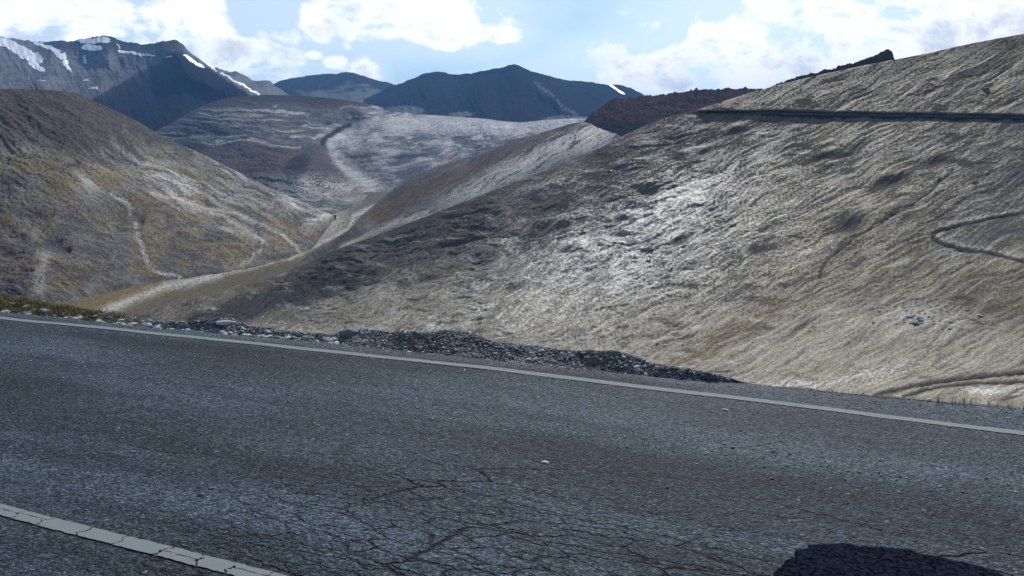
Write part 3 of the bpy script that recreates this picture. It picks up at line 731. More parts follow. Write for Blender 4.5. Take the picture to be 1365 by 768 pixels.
NP_ = np.array([ground_pt(*p) for p in [(0, 680.7), (146, 716), (205, 733), (264, 748), (340, 768)]])
near_off = float(np.mean(far_t(NP_ @ dvec) - NP_ @ nvec))
nfit = np.polyfit(NP_ @ dvec, NP_ @ nvec, 1)
def near_t(s): return np.polyval(nfit, s)
print('lane width', near_off, 'fit', fit, 'angle', math.degrees(ROAD_ANG), 's range', s_.min(), s_.max())
EDGE_PX = [(-300, 401), (0, 416), (100, 424), (200, 435), (300, 445), (400, 453), (500, 463), (600, 473), (700, 484), (800, 494), (900, 504), (970, 509), (1100, 518.5), (1200, 528), (1365, 543), (1600, 571)]
EG = np.array([ground_pt(*p) for p in EDGE_PX]); es = EG @ dvec; et = EG @ nvec
def edge_off(s):
    return np.interp(s, es, et - far_t(es))

def asphalt_material():
    m, N, L, b = new_mat('worn_asphalt')
    def mth(op, a, b_=None, clamp=False):
        n = N.new('ShaderNodeMath'); n.operation = op; n.use_clamp = clamp
        for i, v in enumerate((a, b_)):
            if v is None: continue
            if isinstance(v, (int, float)): n.inputs[i].default_value = v
            else: L.new(v, n.inputs[i])
        return n.outputs[0]
    def mrange(v, a, b_, c=0., d=1.):
        n = N.new('ShaderNodeMapRange'); n.interpolation_type = 'SMOOTHSTEP'
        n.inputs['From Min'].default_value = a; n.inputs['From Max'].default_value = b_; n.inputs['To Min'].default_value = c; n.inputs['To Max'].default_value = d
        L.new(v, n.inputs['Value']); return n.outputs[0]
    tc = N.new('ShaderNodeTexCoord'); P = tc.outputs['Object']
    sep = N.new('ShaderNodeSeparateXYZ'); L.new(P, sep.inputs[0])
    def noise(sc, det=4, r=.6, vec=P, dist=0.):
        n = N.new('ShaderNodeTexNoise'); n.inputs['Scale'].default_value = sc; n.inputs['Detail'].default_value = det; n.inputs['Roughness'].default_value = r
        n.inputs['Distortion'].default_value = dist; L.new(vec, n.inputs['Vector']); return n
    mp = N.new('ShaderNodeMapping'); mp.inputs['Scale'].default_value = (.35, 1.6, 1); L.new(P, mp.inputs['Vector'])
    large = noise(.8, 5, .6, mp.outputs[0]).outputs['Fac']
    agg = N.new('ShaderNodeTexVoronoi'); agg.inputs['Scale'].default_value = 68; L.new(P, agg.inputs['Vector'])
    grain = noise(48, 5, .75).outputs['Fac']
    pits = noise(17, 4, .65).outputs['Fac']
    # cracks: two sizes of distorted cell edges, present only in worn areas
    wv = noise(1.6, 4, .6); wc = N.new('ShaderNodeMix'); wc.data_type = 'VECTOR'; wc.factor_mode = 'UNIFORM'; wc.inputs['Factor'].default_value = .07
    L.new(P, wc.inputs['A']); L.new(wv.outputs['Color'], wc.inputs['B'])
    wv2 = noise(9, 4, .65); wc2 = N.new('ShaderNodeVectorMath'); wc2.operation = 'MULTIPLY_ADD'; L.new(wv2.outputs['Color'], wc2.inputs[0]); wc2.inputs[1].default_value = (.09, .09, 0); L.new(wc.outputs['Result'], wc2.inputs[2])
    def cracks(scale, sx, sy, w):
        q = N.new('ShaderNodeMapping'); q.inputs['Scale'].default_value = (sx, sy, .01); L.new(wc2.outputs[0], q.inputs['Vector'])
        v = N.new('ShaderNodeTexVoronoi'); v.feature = 'DISTANCE_TO_EDGE'; v.inputs['Scale'].default_value = scale; L.new(q.outputs[0], v.inputs['Vector'])
        return mrange(v.outputs['Distance'], 0, w, 1, 0)
    c1 = cracks(2.2, .32, 1.7, .018); c2 = cracks(8.0, .4, 1.4, .055)
    zone = noise(.55, 3, .5).outputs['Fac']
    y = sep.outputs['Y']; x = sep.outputs['X']
    tin = mrange(y, far_mid - 1.5, far_mid - 2.3)            # cracks only towards the camera's side of the lane
    xin = mrange(x, crack_x, crack_x + 1.6)
    cr_zone = xin
    z1 = mth('MULTIPLY', mrange(zone, .1, .3), mth('MULTIPLY', tin, mth('MULTIPLY', xin, 1.))); z2 = mth('MULTIPLY', mrange(zone, .34, .48, .6, 1), mth('MULTIPLY', xin, mrange(y, far_mid - 2.0, far_mid - 2.8)))
    cr = mth('MAXIMUM', mth('MULTIPLY', c1, z1), mth('MULTIPLY', c2, mth('MULTIPLY', z2, .9)))
    base = N.new('ShaderNodeValToRGB'); e = base.color_ramp.elements
    e[0].position = .22; e[0].position = .3; e[0].color = (.006, .008, .012, 1); e[1].position = .74; e[1].color = (.105, .138, .168, 1)
    m1 = e.new if hasattr(e, 'new') else None
    k = base.color_ramp.elements.new(.5); k.color = (.029, .041, .054, 1)
    L.new(mth('ADD', mth('MULTIPLY', grain, .75), mth('MULTIPLY', pits, .25)), base.inputs[0])
    # stones in the mix
    st = mrange(agg.outputs['Color'], .0, 1.0)
    sepc = N.new('ShaderNodeSeparateColor'); L.new(agg.outputs['Color'], sepc.inputs[0])
    stone = mrange(sepc.outputs[0], .0, 1., .5, 1.5); spark = mrange(sepc.outputs[1], .993, .999, 0, .5)
    mul = N.new('ShaderNodeMix'); mul.data_type = 'RGBA'; mul.blend_type = 'MULTIPLY'; mul.inputs['Factor'].default_value = 1
    L.new(base.outputs[0], mul.inputs['A']); L.new(stone, mul.inputs['B'])
    # worn wheel tracks paler, oily strip darker
    dl = mrange(large, .32, .68, .62, 1.5)
    wt = mrange(mth('ABSOLUTE', mth('SUBTRACT', y, far_mid - 2.75)), .1, .75, 1.28, 1.0)
    wt2 = mrange(mth('ABSOLUTE', mth('SUBTRACT', y, far_mid - 1.1)), .1, .5, 1.18, .92)
    mul2 = N.new('ShaderNodeMix'); mul2.data_type = 'RGBA'; mul2.blend_type = 'MULTIPLY'; mul2.inputs['Factor'].default_value = 1
    L.new(mul.outputs['Result'], mul2.inputs['A']); L.new(mth('MULTIPLY', dl, mth('MULTIPLY', wt, wt2)), mul2.inputs['B'])
    sp = N.new('ShaderNodeMix'); sp.data_type = 'RGBA'; L.new(spark, sp.inputs['Factor']); L.new(mul2.outputs['Result'], sp.inputs['A']); sp.inputs['B'].default_value = (.26, .27, .28, 1)
    ck = N.new('ShaderNodeMix'); ck.data_type = 'RGBA'; L.new(mth('MULTIPLY', cr, .92), ck.inputs['Factor']); L.new(sp.outputs['Result'], ck.inputs['A']); ck.inputs['B'].default_value = (.008, .009, .012, 1)
    L.new(ck.outputs['Result'], b.inputs['Base Color'])
    b.inputs['Roughness'].default_value = .72; b.inputs['Specular IOR Level'].default_value = .05
    hgt = mth('SUBTRACT', mth('ADD', mth('MULTIPLY', grain, .7), mth('ADD', mth('MULTIPLY', agg.outputs['Distance'], -.5), mth('MULTIPLY', pits, .9))), mth('MULTIPLY', cr, 1.6))
    bp = N.new('ShaderNodeBump'); bp.inputs['Strength'].default_value = 1; bp.inputs['Distance'].default_value = .014
    L.new(hgt, bp.inputs['Height']); L.new(bp.outputs[0], b.inputs['Normal'])
    return m, cr, (N, L)
far_mid = float(far_t((S0 + S1) / 2))

crack_x = float(ground_pt(240, 640) @ dvec)
mat_asphalt, _, _ = asphalt_material()
def road_frame(o):
    o.rotation_euler = (0, 0, ROAD_ANG); return o
def build_road():
    s = np.concatenate([np.linspace(-160, -20, 60)[:-1], np.linspace(-20, 14, 1400), np.linspace(14, 160, 60)[1:]])
    f = far_t(s); eo = edge_off(s) + .07 * fbm(s * 1.3, s * 0 + .5, 4, .6, seed=900) + .03 * fbm(s * 9, s * 0 + 2.5, 3, .6, seed=901)
    q = np.append(np.linspace(0, .996, 39), 1.0)
    near_edge = f - near_off - 3.7
    T = near_edge[:, None] + (f + eo - near_edge)[:, None] * q
    Sg = np.repeat(s[:, None], 40, 1)
    Z = .012 * fbm(Sg / 1.5, T / .9, 4, seed=905)
    Z[:, -1] -= .07
    road_frame(tag(grid_mesh('road', np.stack([Sg, T, Z], -1), None, mat_asphalt), kind='structure'))
    return s, f
build_road()

def paint_material(name, wear):
    m, N, L, b = new_mat(name)
    tc = N.new('ShaderNodeTexCoord'); P = tc.outputs['Object']
    n = N.new('ShaderNodeTexNoise'); n.inputs['Scale'].default_value = 40; n.inputs['Detail'].default_value = 6; n.inputs['Roughness'].default_value = .75; L.new(P, n.inputs['Vector'])
    n2 = N.new('ShaderNodeTexNoise'); n2.inputs['Scale'].default_value = 3; n2.inputs['Detail'].default_value = 4; L.new(P, n2.inputs['Vector'])
    add = N.new('ShaderNodeMath'); add.operation = 'MULTIPLY_ADD'; L.new(n2.outputs['Fac'], add.inputs[0]); add.inputs[1].default_value = .5; L.new(n.outputs['Fac'], add.inputs[2])
    rp = N.new('ShaderNodeMapRange'); rp.inputs['From Min'].default_value = .62 + wear; rp.inputs['From Max'].default_value = .5 + wear; rp.inputs['To Min'].default_value = 0; rp.inputs['To Max'].default_value = 1
    L.new(add.outputs[0], rp.inputs['Value'])
    c = N.new('ShaderNodeMix'); c.data_type = 'RGBA'; L.new(rp.outputs[0], c.inputs['Factor']); c.inputs['A'].default_value = (.15, .168, .182, 1); c.inputs['B'].default_value = (.06, .068, .08, 1)
    L.new(c.outputs['Result'], b.inputs['Base Color']); b.inputs['Roughness'].default_value = .85; b.inputs['Specular IOR Level'].default_value = .1
    bp = N.new('ShaderNodeBump'); bp.inputs['Strength'].default_value = .6; bp.inputs['Distance'].default_value = .004; L.new(n.outputs['Fac'], bp.inputs['Height']); L.new(bp.outputs[0], b.inputs['Normal'])
    return m
mat_paint = paint_material('worn_white_paint', .02)
mat_paint2 = paint_material('cracked_white_paint', -.0)

def line_strip(name, off, w, mat, s0, s1, n, seed, zoff=.004):
    s = np.linspace(s0, s1, n); f = (far_t if off == 0 else near_t)(s)
    lo = f - w / 2 + .010 * fbm(s * 14, s * 0, 4, .7, seed=seed); hi = f + w / 2 + .010 * fbm(s * 14, s * 0 + 7, 4, .7, seed=seed + 3)
    q = np.linspace(0, 1, 6); T = lo[:, None] + (hi - lo)[:, None] * q; Sg = np.repeat(s[:, None], 6, 1)
    Z = .012 * fbm(Sg / 1.5, T / .9, 4, seed=905) + zoff
    return road_frame(tag(grid_mesh(name, np.stack([Sg, T, Z], -1), None, mat), kind='structure'))
line_strip('edge_line', 0, .088, mat_paint, -150, 150, 9000, 920)

def cracked_line():
    """centre line: slabs of paint split by open cracks, asphalt shows between them"""
    s0, s1 = -150.0, 40.0
    c0, c1 = -6.5, 1.5
    line_strip('centre_line', -near_off, .085, mat_paint2, s0, c0, 3000, 940)
    line_strip('centre_line', -near_off, .085, mat_paint2, c1 + .004, s1, 3000, 950)
    verts, faces = [], []
    s = c0
    R_ = random.Random(5)
    w = .088
    while s < c1:
        ln = R_.uniform(.10, .30)
        e = min(s + ln, c1)
        sk0 = R_.uniform(-.04, .04)
        if s == c0: prev = 0
        rows = R_.choice([1, 1, 2])
        splits = [0, 1] if rows == 1 else [0, R_.uniform(.35, .65), 1]
        for a, b in zip(splits[:-1], splits[1:]):
            g = .0015 + R_.random() * .003
            n = 10
            pts = []
            def crk(v, sd): return .014 * math.sin(v * 9 + sd) + .008 * math.sin(v * 23 + sd * 2)
            va, vb = a + (.03 if a > 0 else 0), b - (.03 if b < 1 else 0)
            for i in range(5):
                v = va + (vb - va) * i / 4; pts.append((s + g + prev * (v - .5) + crk(v, s * 7), v))
            for i in range(1, n):
                q = i / n; pts.append((s + (e - s) * q, vb + (.01 * math.sin(q * 17 + s) if b < 1 else .03 * R_.uniform(-.5, .5))))
            for i in range(5):
                v = vb + (va - vb) * i / 4; pts.append((e - g + sk0 * (v - .5) + crk(v, e * 7), v))
            for i in range(1, n):
                q = 1 - i / n; pts.append((s + (e - s) * q, va + (.01 * math.sin(q * 17 + s) if a > 0 else .03 * R_.uniform(-.5, .5))))
            base = len(verts)
            for (x, v) in pts:
                t = float(near_t(x)) - w / 2 + w * v
                z = float(.012 * fbm(np.array([x / 1.5]), np.array([t / .9]), 4, seed=905)[0])
                verts.append((x + R_.uniform(-.002, .002), t + R_.uniform(-.003, .003), z + .005))
            faces.append(list(range(base, base + len(pts)))[::-1])
        prev = sk0; s = e
    me = bpy.data.meshes.new('centre_line'); me.from_pydata(verts, [], faces); me.materials.append(mat_paint2)
    # faces must look up
    me.update()
    if len(me.polygons) and me.polygons[0].normal.z < 0:
        me.flip_normals()
    o = bpy.data.objects.new('centre_line', me); col.objects.link(o); road_frame(tag(o, kind='structure'))
cracked_line()

# ------------------------------------------------------------------ verge beyond the asphalt
VT = [(-400, 385), (-100, 386), (0, 393), (40, 399), (80, 405), (120, 411), (160, 418), (200, 425), (240, 428), (262, 427), (280, 423), (300, 423), (315, 426), (335, 433), (370, 438), (410, 442), (440, 444), (455, 440), (480, 438), (520, 440), (560, 441), (585, 440), (600, 438.5), (625, 441), (645, 449), (680, 456), (720, 460), (750, 465), (790, 466), (820, 465), (840, 470), (860, 480), (890, 486), (920, 489.5), (945, 497), (968, 503), (990, 509.5), (1020, 514), (1100, 522.3), (1200, 531.5), (1365, 546.5), (1600, 574), (2000, 640)]
VB = [(-400, 408), (0, 421), (100, 429), (200, 440), (300, 451), (400, 459), (500, 469), (600, 480), (700, 490), (800, 500), (900, 509), (970, 514), (1100, 525), (1200, 534), (1365, 549), (1600, 577), (2000, 650)]
def verge():
    ta, tb = to_a(VT), to_a(VB)
    a = np.linspace(float(pix_dir(-400, 390)[0]), float(pix_dir(2000, 600)[0]), 2200)
    T = smooth_interp(a, ta); B = smooth_interp(a, tb)
    s = np.linspace(0, 1, 60); A, S = np.meshgrid(a, s, indexing='ij')
    px0, _ = dir_pix(a, T)
    hb = smooth_interp(px0, [(-400, .05), (0, .08), (250, .05), (295, .10), (340, .04), (440, .04), (600, .12), (660, .08), (760, .06), (820, .12), (870, .06), (930, .06), (1000, 0), (2000, 0)])
    zb = -.045; rB = (zb - CAM_H) / B; rT = (hb - CAM_H) / T
    rr = rB[:, None] + (rT - rB)[:, None] * S
    z = zb + (hb - zb)[:, None] * S ** 1.3
    X = rr * np.sin(A); Y = rr * np.cos(A)
    wd = sstep(0, .25, S) * sstep(.0, .06, (rT - rB)[:, None])
    bump = (.03 * fbm(X * 3, Y * 3, 5, .62, seed=1001) - .012 + .012 * fbm(X * 14, Y * 14, 3, .7, seed=1002)) * (.12 + .88 * sstep(1030, 960, px0))[:, None]
    z = z + bump * wd
    Pm = [np.stack([X, Y, z], -1)]
    # falls away into the valley behind the rim
    fall = []
    prof = [(.06, -.02), (.2, -.12), (.5, -.4), (1.2, -1.1), (3, -2.6), (7, -6), (15, -12), (30, -23), (60, -40), (100, -58), (130, -72)]
    for dr, dz in prof:
        r2 = rT + dr; z2 = z[:, -1] + dz + .12 * min(dr, 3) * fbm(a * 60, a * 0 + dr, 3, seed=1010)
        fall.append(np.stack([r2 * np.sin(a), r2 * np.cos(a), z2], -1))
    P = np.concatenate([Pm[0], np.stack(fall, 1)], 1)
    px, py = dir_pix(A, T[:, None] * S + B[:, None] * (1 - S))
    C = np.empty(px.shape + (3,)); C[:] = (.12, .132, .145)
    n = fbm(X * 3, Y * 3, 4, seed=1020); nf = fbm(X * 40, Y * 40, 3, .7, seed=1021)
    gr = sstep(200, 110, px + 60 * n) * sstep(.30, .55, S + .2 * n)
    C = mixc(C, .85 * gr, (.15, .12, .05))
    C = mixc(C, .35 * sstep(.1, .5, n), (.14, .14, .14))
    C = mixc(C, .8 * sstep(940, 1000, px), (.06, .068, .078))
    C = np.clip(C * (1 + .5 * nf)[..., None], .01, .5)
    Cf = np.empty((len(a), len(prof), 3)); Cf[:] = (.14, .13, .11)
    o = grid_mesh('verge', P, np.concatenate([C, Cf], 1), mat_verge); tag(o, kind='structure')
    return dict(a=a, T=T, B=B, rT=rT, rB=rB, z=z, s=s, X=X, Y=Y, px=px0)
VG = verge()
def verge_point(px, f):
    i = int(np.argmin(np.abs(VG['px'] - px))); j = int(np.clip(f, 0, 1) * 59)
    return float(VG['X'][i, j]), float(VG['Y'][i, j]), float(VG['z'][i, j])

# ------------------------------------------------------------------ ground under everything
def ground():
    na = 361; a = np.linspace(-math.pi, math.pi, na)
    r = np.concatenate([[0.0], np.geomspace(2, 16000, 150)])
    A, Rr = np.meshgrid(a, r, indexing='ij'); X = Rr * np.sin(A); Y = Rr * np.cos(A)
    s = X * dvec[0] + Y * dvec[1]; t = X * nvec[0] + Y * nvec[1]
    lo = np.interp(np.clip(s, -150, 150), [-150, 150], [0, 0]) + far_mid - near_off - 3.8      # near edge of the road
    front = np.clip(t - (far_mid + .4), 0, None)
    zf = -.35 - 88.5 * (1 - np.exp(-front / 75)) - 12 * sstep(400, 3000, front)
    back = np.clip(lo - t, 0, None)
    zb = -.35 + .28 * back * sstep(0, 6, back) * np.exp(-back / 2500) + 8 * fbm(X / 90, Y / 90, 4, seed=1101) * sstep(10, 120, back)
    Z = np.where(t > far_mid - 2, zf, zb)
    Z += 3 * fbm(X / 200, Y / 200, 3, seed=1102) * sstep(60, 300, np.abs(t))
    C = np.empty(X.shape + (3,)); C[:] = (.16, .15, .125); n = fbm(X / 30, Y / 30, 4, seed=1103); C *= (1 + .3 * n)[..., None]
    tag(grid_mesh('ground', np.stack([X, Y, Z], -1), C, mat_embank), kind='structure')
ground()

# ------------------------------------------------------------------ stones
def stone_mat(name, c, contrast=.35):
    m, N, L, b = new_mat(name)
    tc = N.new('ShaderNodeTexCoord'); n = N.new('ShaderNodeTexNoise'); n.inputs['Scale'].default_value = 18; n.inputs['Detail'].default_value = 6; L.new(tc.outputs['Object'], n.inputs['Vector'])
    rp = N.new('ShaderNodeValToRGB'); rp.color_ramp.elements[0].position = .3; rp.color_ramp.elements[1].position = .7
    rp.color_ramp.elements[0].color = (*[v * (1 - contrast) for v in c], 1); rp.color_ramp.elements[1].color = (*[min(1, v * (1 + contrast)) for v in c], 1)
    L.new(n.outputs['Fac'], rp.inputs[0]); L.new(rp.outputs[0], b.inputs['Base Color']); b.inputs['Roughness'].default_value = .85; b.inputs['Specular IOR Level'].default_value = .15
    bp = N.new('ShaderNodeBump'); bp.inputs['Strength'].default_value = .5; bp.inputs['Distance'].default_value = .01; L.new(n.outputs['Fac'], bp.inputs['Height']); L.new(bp.outputs[0], b.inputs['Normal'])
    return m
m_pale = stone_mat('pale_shale', (.40, .40, .39)); m_mid = stone_mat('grey_shale', (.30, .31, .32)); m_dark = stone_mat('dark_shale', (.17, .19, .21)); m_white = stone_mat('white_stone', (.75, .75, .73), .1)

import bmesh
def rock_mesh(seed, mat, flat=.35, sub=2):
    bm = bmesh.new(); bmesh.ops.create_icosphere(bm, subdivisions=sub, radius=.5)
    R_ = random.Random(seed)
    planes = [(Vector((R_.gauss(0, 1), R_.gauss(0, 1), R_.gauss(0, 1) * .8)).normalized(), R_.uniform(.27, .42)) for _ in range(11)]
    for v in bm.verts:
        for n, d in planes:
            k = v.co.dot(n)
            if k > d: v.co -= n * (k - d) * .95
        v.co.z *= flat * 1.4; v.co.x *= 1.15
    me = bpy.data.meshes.new('stone'); bm.to_mesh(me); bm.free(); me.materials.append(mat); return me
ROCKS = {k: [rock_mesh(100 * i + j, m, fl) for j in range(7)] for i, (k, m, fl) in enumerate((('pale', m_pale, .33), ('grey', m_mid, .45), ('dark', m_dark, .55), ('white', m_white, .5)))}
def place_rock(name, kind, loc, size, label, cat='stone', group=None, tilt=.25, sink=.12):
    me = random.choice(ROCKS[kind]); o = bpy.data.objects.new(name, me)
    o.location = (loc[0], loc[1], loc[2] + size * (.16 - sink)); o.scale = (size * random.uniform(.9, 1.3), size * random.uniform(.6, 1.), size * random.uniform(.7, 1.1))
    o.rotation_euler = (random.uniform(-tilt, tilt), random.uniform(-tilt, tilt), random.uniform(0, 6.28)); col.objects.link(o)
    return tag(o, label, cat, group)

# distinct ones first (photo px, fraction across the verge, size in m)
place_rock('stone', 'pale', verge_point(300, .75), .17, 'largest pale slab lying on top of the small mound of the verge', tilt=.1)
place_rock('stone', 'white', verge_point(543, .12), .085, 'small white stone at the foot of the dark gravel berm close to the asphalt')
place_rock('stone', 'pale', verge_point(38, .25), .16, 'flat pale stone in the yellow grass verge, nearest the left edge')
place_rock('stone', 'pale', verge_point(103, .35), .14, 'pale stone where the yellow grass of the verge begins to thin out')
place_rock('stone', 'pale', verge_point(488, .45), .12, 'lone upright grey chip on the gravel just right of the stone row', tilt=.6)
place_rock('stone', 'dark', verge_point(465, .75), .2, 'dark blocky stone at the left end of the gravel berm')
place_rock('stone', 'dark', verge_point(958, .4), .14, 'dark stone closing the right end of the gravel berm')
g = 'flat pale stones lined up along the edge of the asphalt'
for i in range(110):
    px = random.choice([random.uniform(0, 180), random.uniform(180, 450), random.uniform(180, 450)])
    kd = random.choice(['pale', 'pale', 'grey', 'pale', 'dark'])
    wh = 'beside the dry grass' if px < 150 else ('left of the small stony mound' if px < 270 else ('on or below the small stony mound' if px < 345 else 'between the stony mound and the gravel berm'))
    place_rock('stone', kd, verge_point(px, random.triangular(.05, .8, .3)), random.uniform(.045, .13), f'flat {kd} stone at the asphalt edge, {wh}', group=f'{kd} edge stones {wh}')
g = 'grey stones scattered over the gravel berm'
for i in range(60):
    px = random.uniform(450, 965)
    kd = random.choice(['grey', 'dark', 'grey', 'pale', 'dark'])
    wh = 'left hump' if px < 660 else ('middle stretch' if px < 780 else 'right hump')
    place_rock('stone', kd, verge_point(px, random.uniform(.05, .95)), random.uniform(.03, .08), f'small angular {kd} stone on the {wh} of the dark gravel berm', group=f'{kd} stones on the {wh} of the berm')

# gravel: tens of thousands of chips nobody could count, one mesh each
def chips(name, pts, sizes, mat_list, midx, seed=0, flat=.6):
    r = np.random.default_rng(seed); n = len(pts)
    base = np.array([(1, 0, 0), (0, 1, 0), (-1, 0, 0), (0, -1, 0), (0, 0, 1), (0, 0, -1)], float) * .5
    fc = np.array([(0, 1, 4), (1, 2, 4), (2, 3, 4), (3, 0, 4), (1, 0, 5), (2, 1, 5), (3, 2, 5), (0, 3, 5)])
    V = np.repeat(base[None], n, 0) * (1 + r.uniform(-.35, .35, (n, 6, 1))) + r.uniform(-.12, .12, (n, 6, 3))
    V[..., 2] *= flat
    th = r.uniform(0, 6.28, n); c, s = np.cos(th), np.sin(th)
    tl = r.uniform(-.6, .6, n); ct, st = np.cos(tl), np.sin(tl)
    x, y, z = V[..., 0].copy(), V[..., 1].copy(), V[..., 2].copy()
    y, z = y * ct[:, None] - z * st[:, None], y * st[:, None] + z * ct[:, None]
    V = np.stack([x * c[:, None] - y * s[:, None], x * s[:, None] + y * c[:, None], z], -1) * np.asarray(sizes)[:, None, None] + np.asarray(pts)[:, None, :]
    F = (fc[None] + 6 * np.arange(n)[:, None, None]).reshape(-1, 3)
    me = bpy.data.meshes.new(name); me.vertices.add(n * 6); me.vertices.foreach_set('co', V.astype(np.float32).ravel())
    me.loops.add(F.size); me.loops.foreach_set('vertex_index', F.ravel().astype(np.int32)); me.polygons.add(len(F)); me.polygons.foreach_set('loop_start', np.arange(0, F.size, 3, dtype=np.int32))
    me.update(calc_edges=True)
    for m in mat_list: me.materials.append(m)
    me.polygons.foreach_set('material_index', np.repeat(midx, 8).astype(np.int32))
    o = bpy.data.objects.new(name, me); col.objects.link(o); return tag(o, kind='stuff')
def gravel():
    n = 42000
    px = rng.uniform(-60, 975, n); f = rng.uniform(0, 1, n) ** .9
    i = np.searchsorted(VG['px'], px); j = (f * 59).astype(int)
    P = np.stack([VG['X'][i, j], VG['Y'][i, j], VG['z'][i, j]], -1)
    P[:, :2] += rng.normal(0, .012, (n, 2))
    size = rng.exponential(.008, n) + .006; size = np.minimum(size, .05)
    mi = rng.choice([0, 1, 2], n, p=[.66, .27, .07])
    ok = ~((px < 130) & (f > .5) & (rng.random(n) < .75))
    chips('gravel', P[ok], size[ok], [m_dark, m_mid, m_pale], mi[ok], 3)
    # thin ragged line of grit along the bare asphalt edge on the right
    n = 5000; px = rng.uniform(965, 1500, n); i = np.clip(np.searchsorted(VG['px'], px), 0, 2199); j = rng.integers(10, 60, n)
    P = np.stack([VG['X'][i, j], VG['Y'][i, j], VG['z'][i, j]], -1); P[:, 2] += .002
    chips('grit', P, np.minimum(rng.exponential(.005, n) + .005, .022), [m_dark, m_mid], rng.choice([0, 1], n, p=[.8, .2]), 4)
    # loose chippings lying on the asphalt
    n = 7500; s = rng.uniform(-9, 7, n); t = far_t(s) + edge_off(s) - .02 - rng.exponential(.9, n) * np.where(rng.random(n) < .6, .16, 1.6)
    cl = rng.random(n) < .35; t = np.where(cl, far_t(s) + rng.normal(-1.15, .12, n), t)
    loc = np.stack([s, t, .012 * fbm(s / 1.5, t / .9, 4, seed=905) + .003], -1)
    o = chips('loose_chippings', loc, np.minimum(rng.exponential(.0045, n) + .004, .022), [m_dark, m_mid, m_pale], rng.choice([0, 1, 2], n, p=[.72, .18, .10]), 5)
    road_frame(o)
gravel()

# distinct pale fragments on the road
def road_point(px, py):
    g_ = ground_pt(px, py); return (float(g_[0]), float(g_[1]), .0)
place_rock('stone', 'pale', road_point(727, 617), .05, 'pale crushed stone lying in the middle of the lane', tilt=.05)
place_rock('stone', 'pale', road_point(967, 547), .04, 'pale flake on the asphalt just below the white edge line, right of centre', tilt=.05)
for i, (px, py) in enumerate([(177, 603), (284, 651), (268, 660)]):
    place_rock('stone', 'dark', road_point(px, py), .035, ['dark pebble alone on the asphalt well above the cracked line', 'upper of two dark pebbles near the cracked centre line', 'lower of two dark pebbles near the cracked centre line'][i])
for (px, py) in [(976, 597), (1034, 602), (1054, 606), (1029, 603), (1130, 629), (1040, 589), (1025, 591), (965, 592), (1176, 620), (1243, 620), (1314, 638)]:
    place_rock('stone', 'dark', road_point(px, py), .03, 'small dark pebble in the loose trail across the right half of the lane', group='dark pebbles trailing across the lane')

# ------------------------------------------------------------------ boulders on the hillside
PR = P_right[:, NF:-5]
_pr_px, _pr_py = dir_pix(np.arctan2(PR[..., 0], PR[..., 1]), (PR[..., 2] - CAM_H) / np.hypot(PR[..., 0], PR[..., 1]))
def hill_point(px, py):
    k = int(np.argmin((_pr_px - px) ** 2 + (_pr_py - py) ** 2)); i, j = divmod(k, PR.shape[1]); return PR[i, j]
place_rock('boulder', 'white', hill_point(866, 347), 3.4, 'small bright white boulder alone in the middle of the grey hillside', 'boulder', sink=-.35)
place_rock('boulder', 'white', hill_point(1140, 206), 1.6, 'whitish boulder on the hillside below the dark road cut', 'boulder')
place_rock('boulder', 'dark', hill_point(1314, 119), 4.2, 'large dark boulder on the turf above the road cut near the right edge', 'boulder')
place_rock('boulder', 'pale', hill_point(1018, 137), 2.4, 'rust grey boulder at the left end of the turf above the road cut', 'boulder')
for i in range(34):
    px, py = random.gauss(1240, 30), random.gauss(424, 8)
    kd = random.choice(['grey', 'grey', 'dark']); place_rock('boulder', kd, hill_point(px, py), random.uniform(.6, 1.9), f'broken {kd} boulder of the rock outcrop low on the right hillside', 'boulder', f'{kd} boulders of the outcrop low on the hillside')

# ------------------------------------------------------------------ dry grass
def grass_mat():
    m, N, L, b = new_mat('dry_grass'); b.inputs['Base Color'].default_value = (.20, .165, .07, 1); b.inputs['Roughness'].default_value = .8; return m
def blades(name, centres, hts, nb, mat, spread):
    V, F = [], []
    for (x, y, z), h in zip(centres, hts):
        for _ in range(nb):
            a = random.uniform(0, 6.28); bx, by = x + random.gauss(0, spread), y + random.gauss(0, spread); l = h * random.uniform(.5, 1.2); lean = l * random.uniform(.1, .7)
            dx, dy = math.cos(a), math.sin(a); w = .0025 + .001 * random.random(); k = len(V)
            V += [(bx - dy * w, by + dx * w, z - .01), (bx + dy * w, by - dx * w, z - .01), (bx + dx * lean * .4 + dy * w * .7, by + dy * lean * .4 - dx * w * .7, z + l * .6), (bx + dx * lean * .4 - dy * w * .7, by + dy * lean * .4 + dx * w * .7, z + l * .6), (bx + dx * lean, by + dy * lean, z + l)]
            F += [(k, k + 1, k + 2, k + 3), (k + 3, k + 2, k + 4)]
    me = bpy.data.meshes.new(name); me.from_pydata(V, [], F); me.materials.append(mat); o = bpy.data.objects.new(name, me); col.objects.link(o); return tag(o, kind='stuff')
gm = grass_mat()
cs = []
for _ in range(560):
    px = random.triangular(-80, 200, 0); f = random.uniform(.3, 1); cs.append(verge_point(px, f))
blades('grass', cs, [random.uniform(.015, .05) for _ in cs], 20, gm, .026)
cs = [verge_point(random.choice([random.gauss(1345, 10), random.uniform(1200, 1365)]), 1) for _ in range(6)]
cs += [verge_point(random.gauss(560, 20), .5) for _ in range(8)] + [verge_point(random.gauss(790, 8), .5) for _ in range(6)]
blades('grass_sprigs', cs, [random.uniform(.03, .07) for _ in cs], 6, gm, .02)

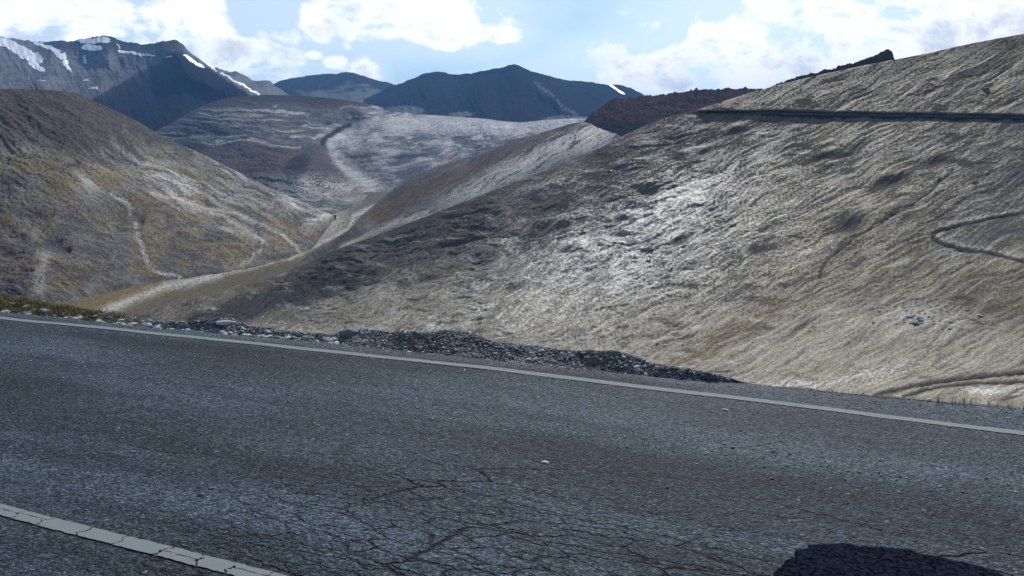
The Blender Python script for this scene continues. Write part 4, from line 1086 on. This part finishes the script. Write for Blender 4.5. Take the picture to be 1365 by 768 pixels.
# ------------------------------------------------------------------ shadow in the lane, painted as a thin dark sheet
def shadow_patch():
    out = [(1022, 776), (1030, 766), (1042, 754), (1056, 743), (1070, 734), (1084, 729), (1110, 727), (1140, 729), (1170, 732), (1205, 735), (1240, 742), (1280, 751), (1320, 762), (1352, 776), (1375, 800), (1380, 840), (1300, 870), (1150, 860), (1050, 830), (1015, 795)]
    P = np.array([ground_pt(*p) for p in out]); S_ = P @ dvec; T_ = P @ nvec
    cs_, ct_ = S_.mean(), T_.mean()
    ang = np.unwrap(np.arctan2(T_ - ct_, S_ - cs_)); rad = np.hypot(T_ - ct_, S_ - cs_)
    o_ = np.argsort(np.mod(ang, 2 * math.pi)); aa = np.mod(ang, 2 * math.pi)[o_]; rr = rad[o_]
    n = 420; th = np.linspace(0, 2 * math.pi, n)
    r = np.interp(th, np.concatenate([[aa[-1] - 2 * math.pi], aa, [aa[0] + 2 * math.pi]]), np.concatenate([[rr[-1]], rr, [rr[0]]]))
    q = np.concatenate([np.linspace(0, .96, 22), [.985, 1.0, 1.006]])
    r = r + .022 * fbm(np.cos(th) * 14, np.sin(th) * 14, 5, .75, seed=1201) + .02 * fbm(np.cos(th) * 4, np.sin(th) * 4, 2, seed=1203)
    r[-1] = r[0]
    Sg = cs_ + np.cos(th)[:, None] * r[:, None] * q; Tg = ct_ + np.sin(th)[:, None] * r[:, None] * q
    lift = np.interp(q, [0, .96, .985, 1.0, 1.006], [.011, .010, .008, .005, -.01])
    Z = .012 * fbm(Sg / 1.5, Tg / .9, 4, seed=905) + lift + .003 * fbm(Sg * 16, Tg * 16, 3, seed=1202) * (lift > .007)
    m, N, L, b = new_mat('painted_shadow')
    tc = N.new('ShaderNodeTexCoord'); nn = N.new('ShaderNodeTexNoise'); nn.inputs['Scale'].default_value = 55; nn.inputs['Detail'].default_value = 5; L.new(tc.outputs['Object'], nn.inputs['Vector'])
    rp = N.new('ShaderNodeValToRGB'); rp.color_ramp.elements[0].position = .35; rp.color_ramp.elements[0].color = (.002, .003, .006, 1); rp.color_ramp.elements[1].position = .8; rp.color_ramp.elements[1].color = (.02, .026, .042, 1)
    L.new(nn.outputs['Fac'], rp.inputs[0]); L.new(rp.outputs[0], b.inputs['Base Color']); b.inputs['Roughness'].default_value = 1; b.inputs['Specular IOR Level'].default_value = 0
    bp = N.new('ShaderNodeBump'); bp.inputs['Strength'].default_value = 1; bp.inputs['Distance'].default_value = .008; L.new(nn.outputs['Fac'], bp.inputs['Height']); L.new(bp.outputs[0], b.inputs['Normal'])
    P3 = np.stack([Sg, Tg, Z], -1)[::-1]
    road_frame(tag(grid_mesh('shadow_patch', P3, None, m), kind='structure'))
shadow_patch()

# ------------------------------------------------------------------ haze
def haze():
    bm = bmesh.new(); z0, z1 = -260, 1150
    bmesh.ops.create_cube(bm, size=1, matrix=Matrix.Translation((0, 0, (z0 + z1) / 2)) @ Matrix.Diagonal((34000, 34000, z1 - z0, 1)))
    me = bpy.data.meshes.new('haze'); bm.to_mesh(me); bm.free()
    m = bpy.data.materials.new('haze_air'); m.use_nodes = True; N = m.node_tree.nodes; N.clear()
    v = N.new('ShaderNodeVolumePrincipled'); v.inputs['Color'].default_value = (.20, .48, 1, 1); v.inputs['Density'].default_value = 5.2e-5; v.inputs['Anisotropy'].default_value = 0
    out = N.new('ShaderNodeOutputMaterial'); m.node_tree.links.new(v.outputs[0], out.inputs['Volume'])
    me.materials.append(m); o = bpy.data.objects.new('haze', me); col.objects.link(o); tag(o, kind='stuff')
haze()
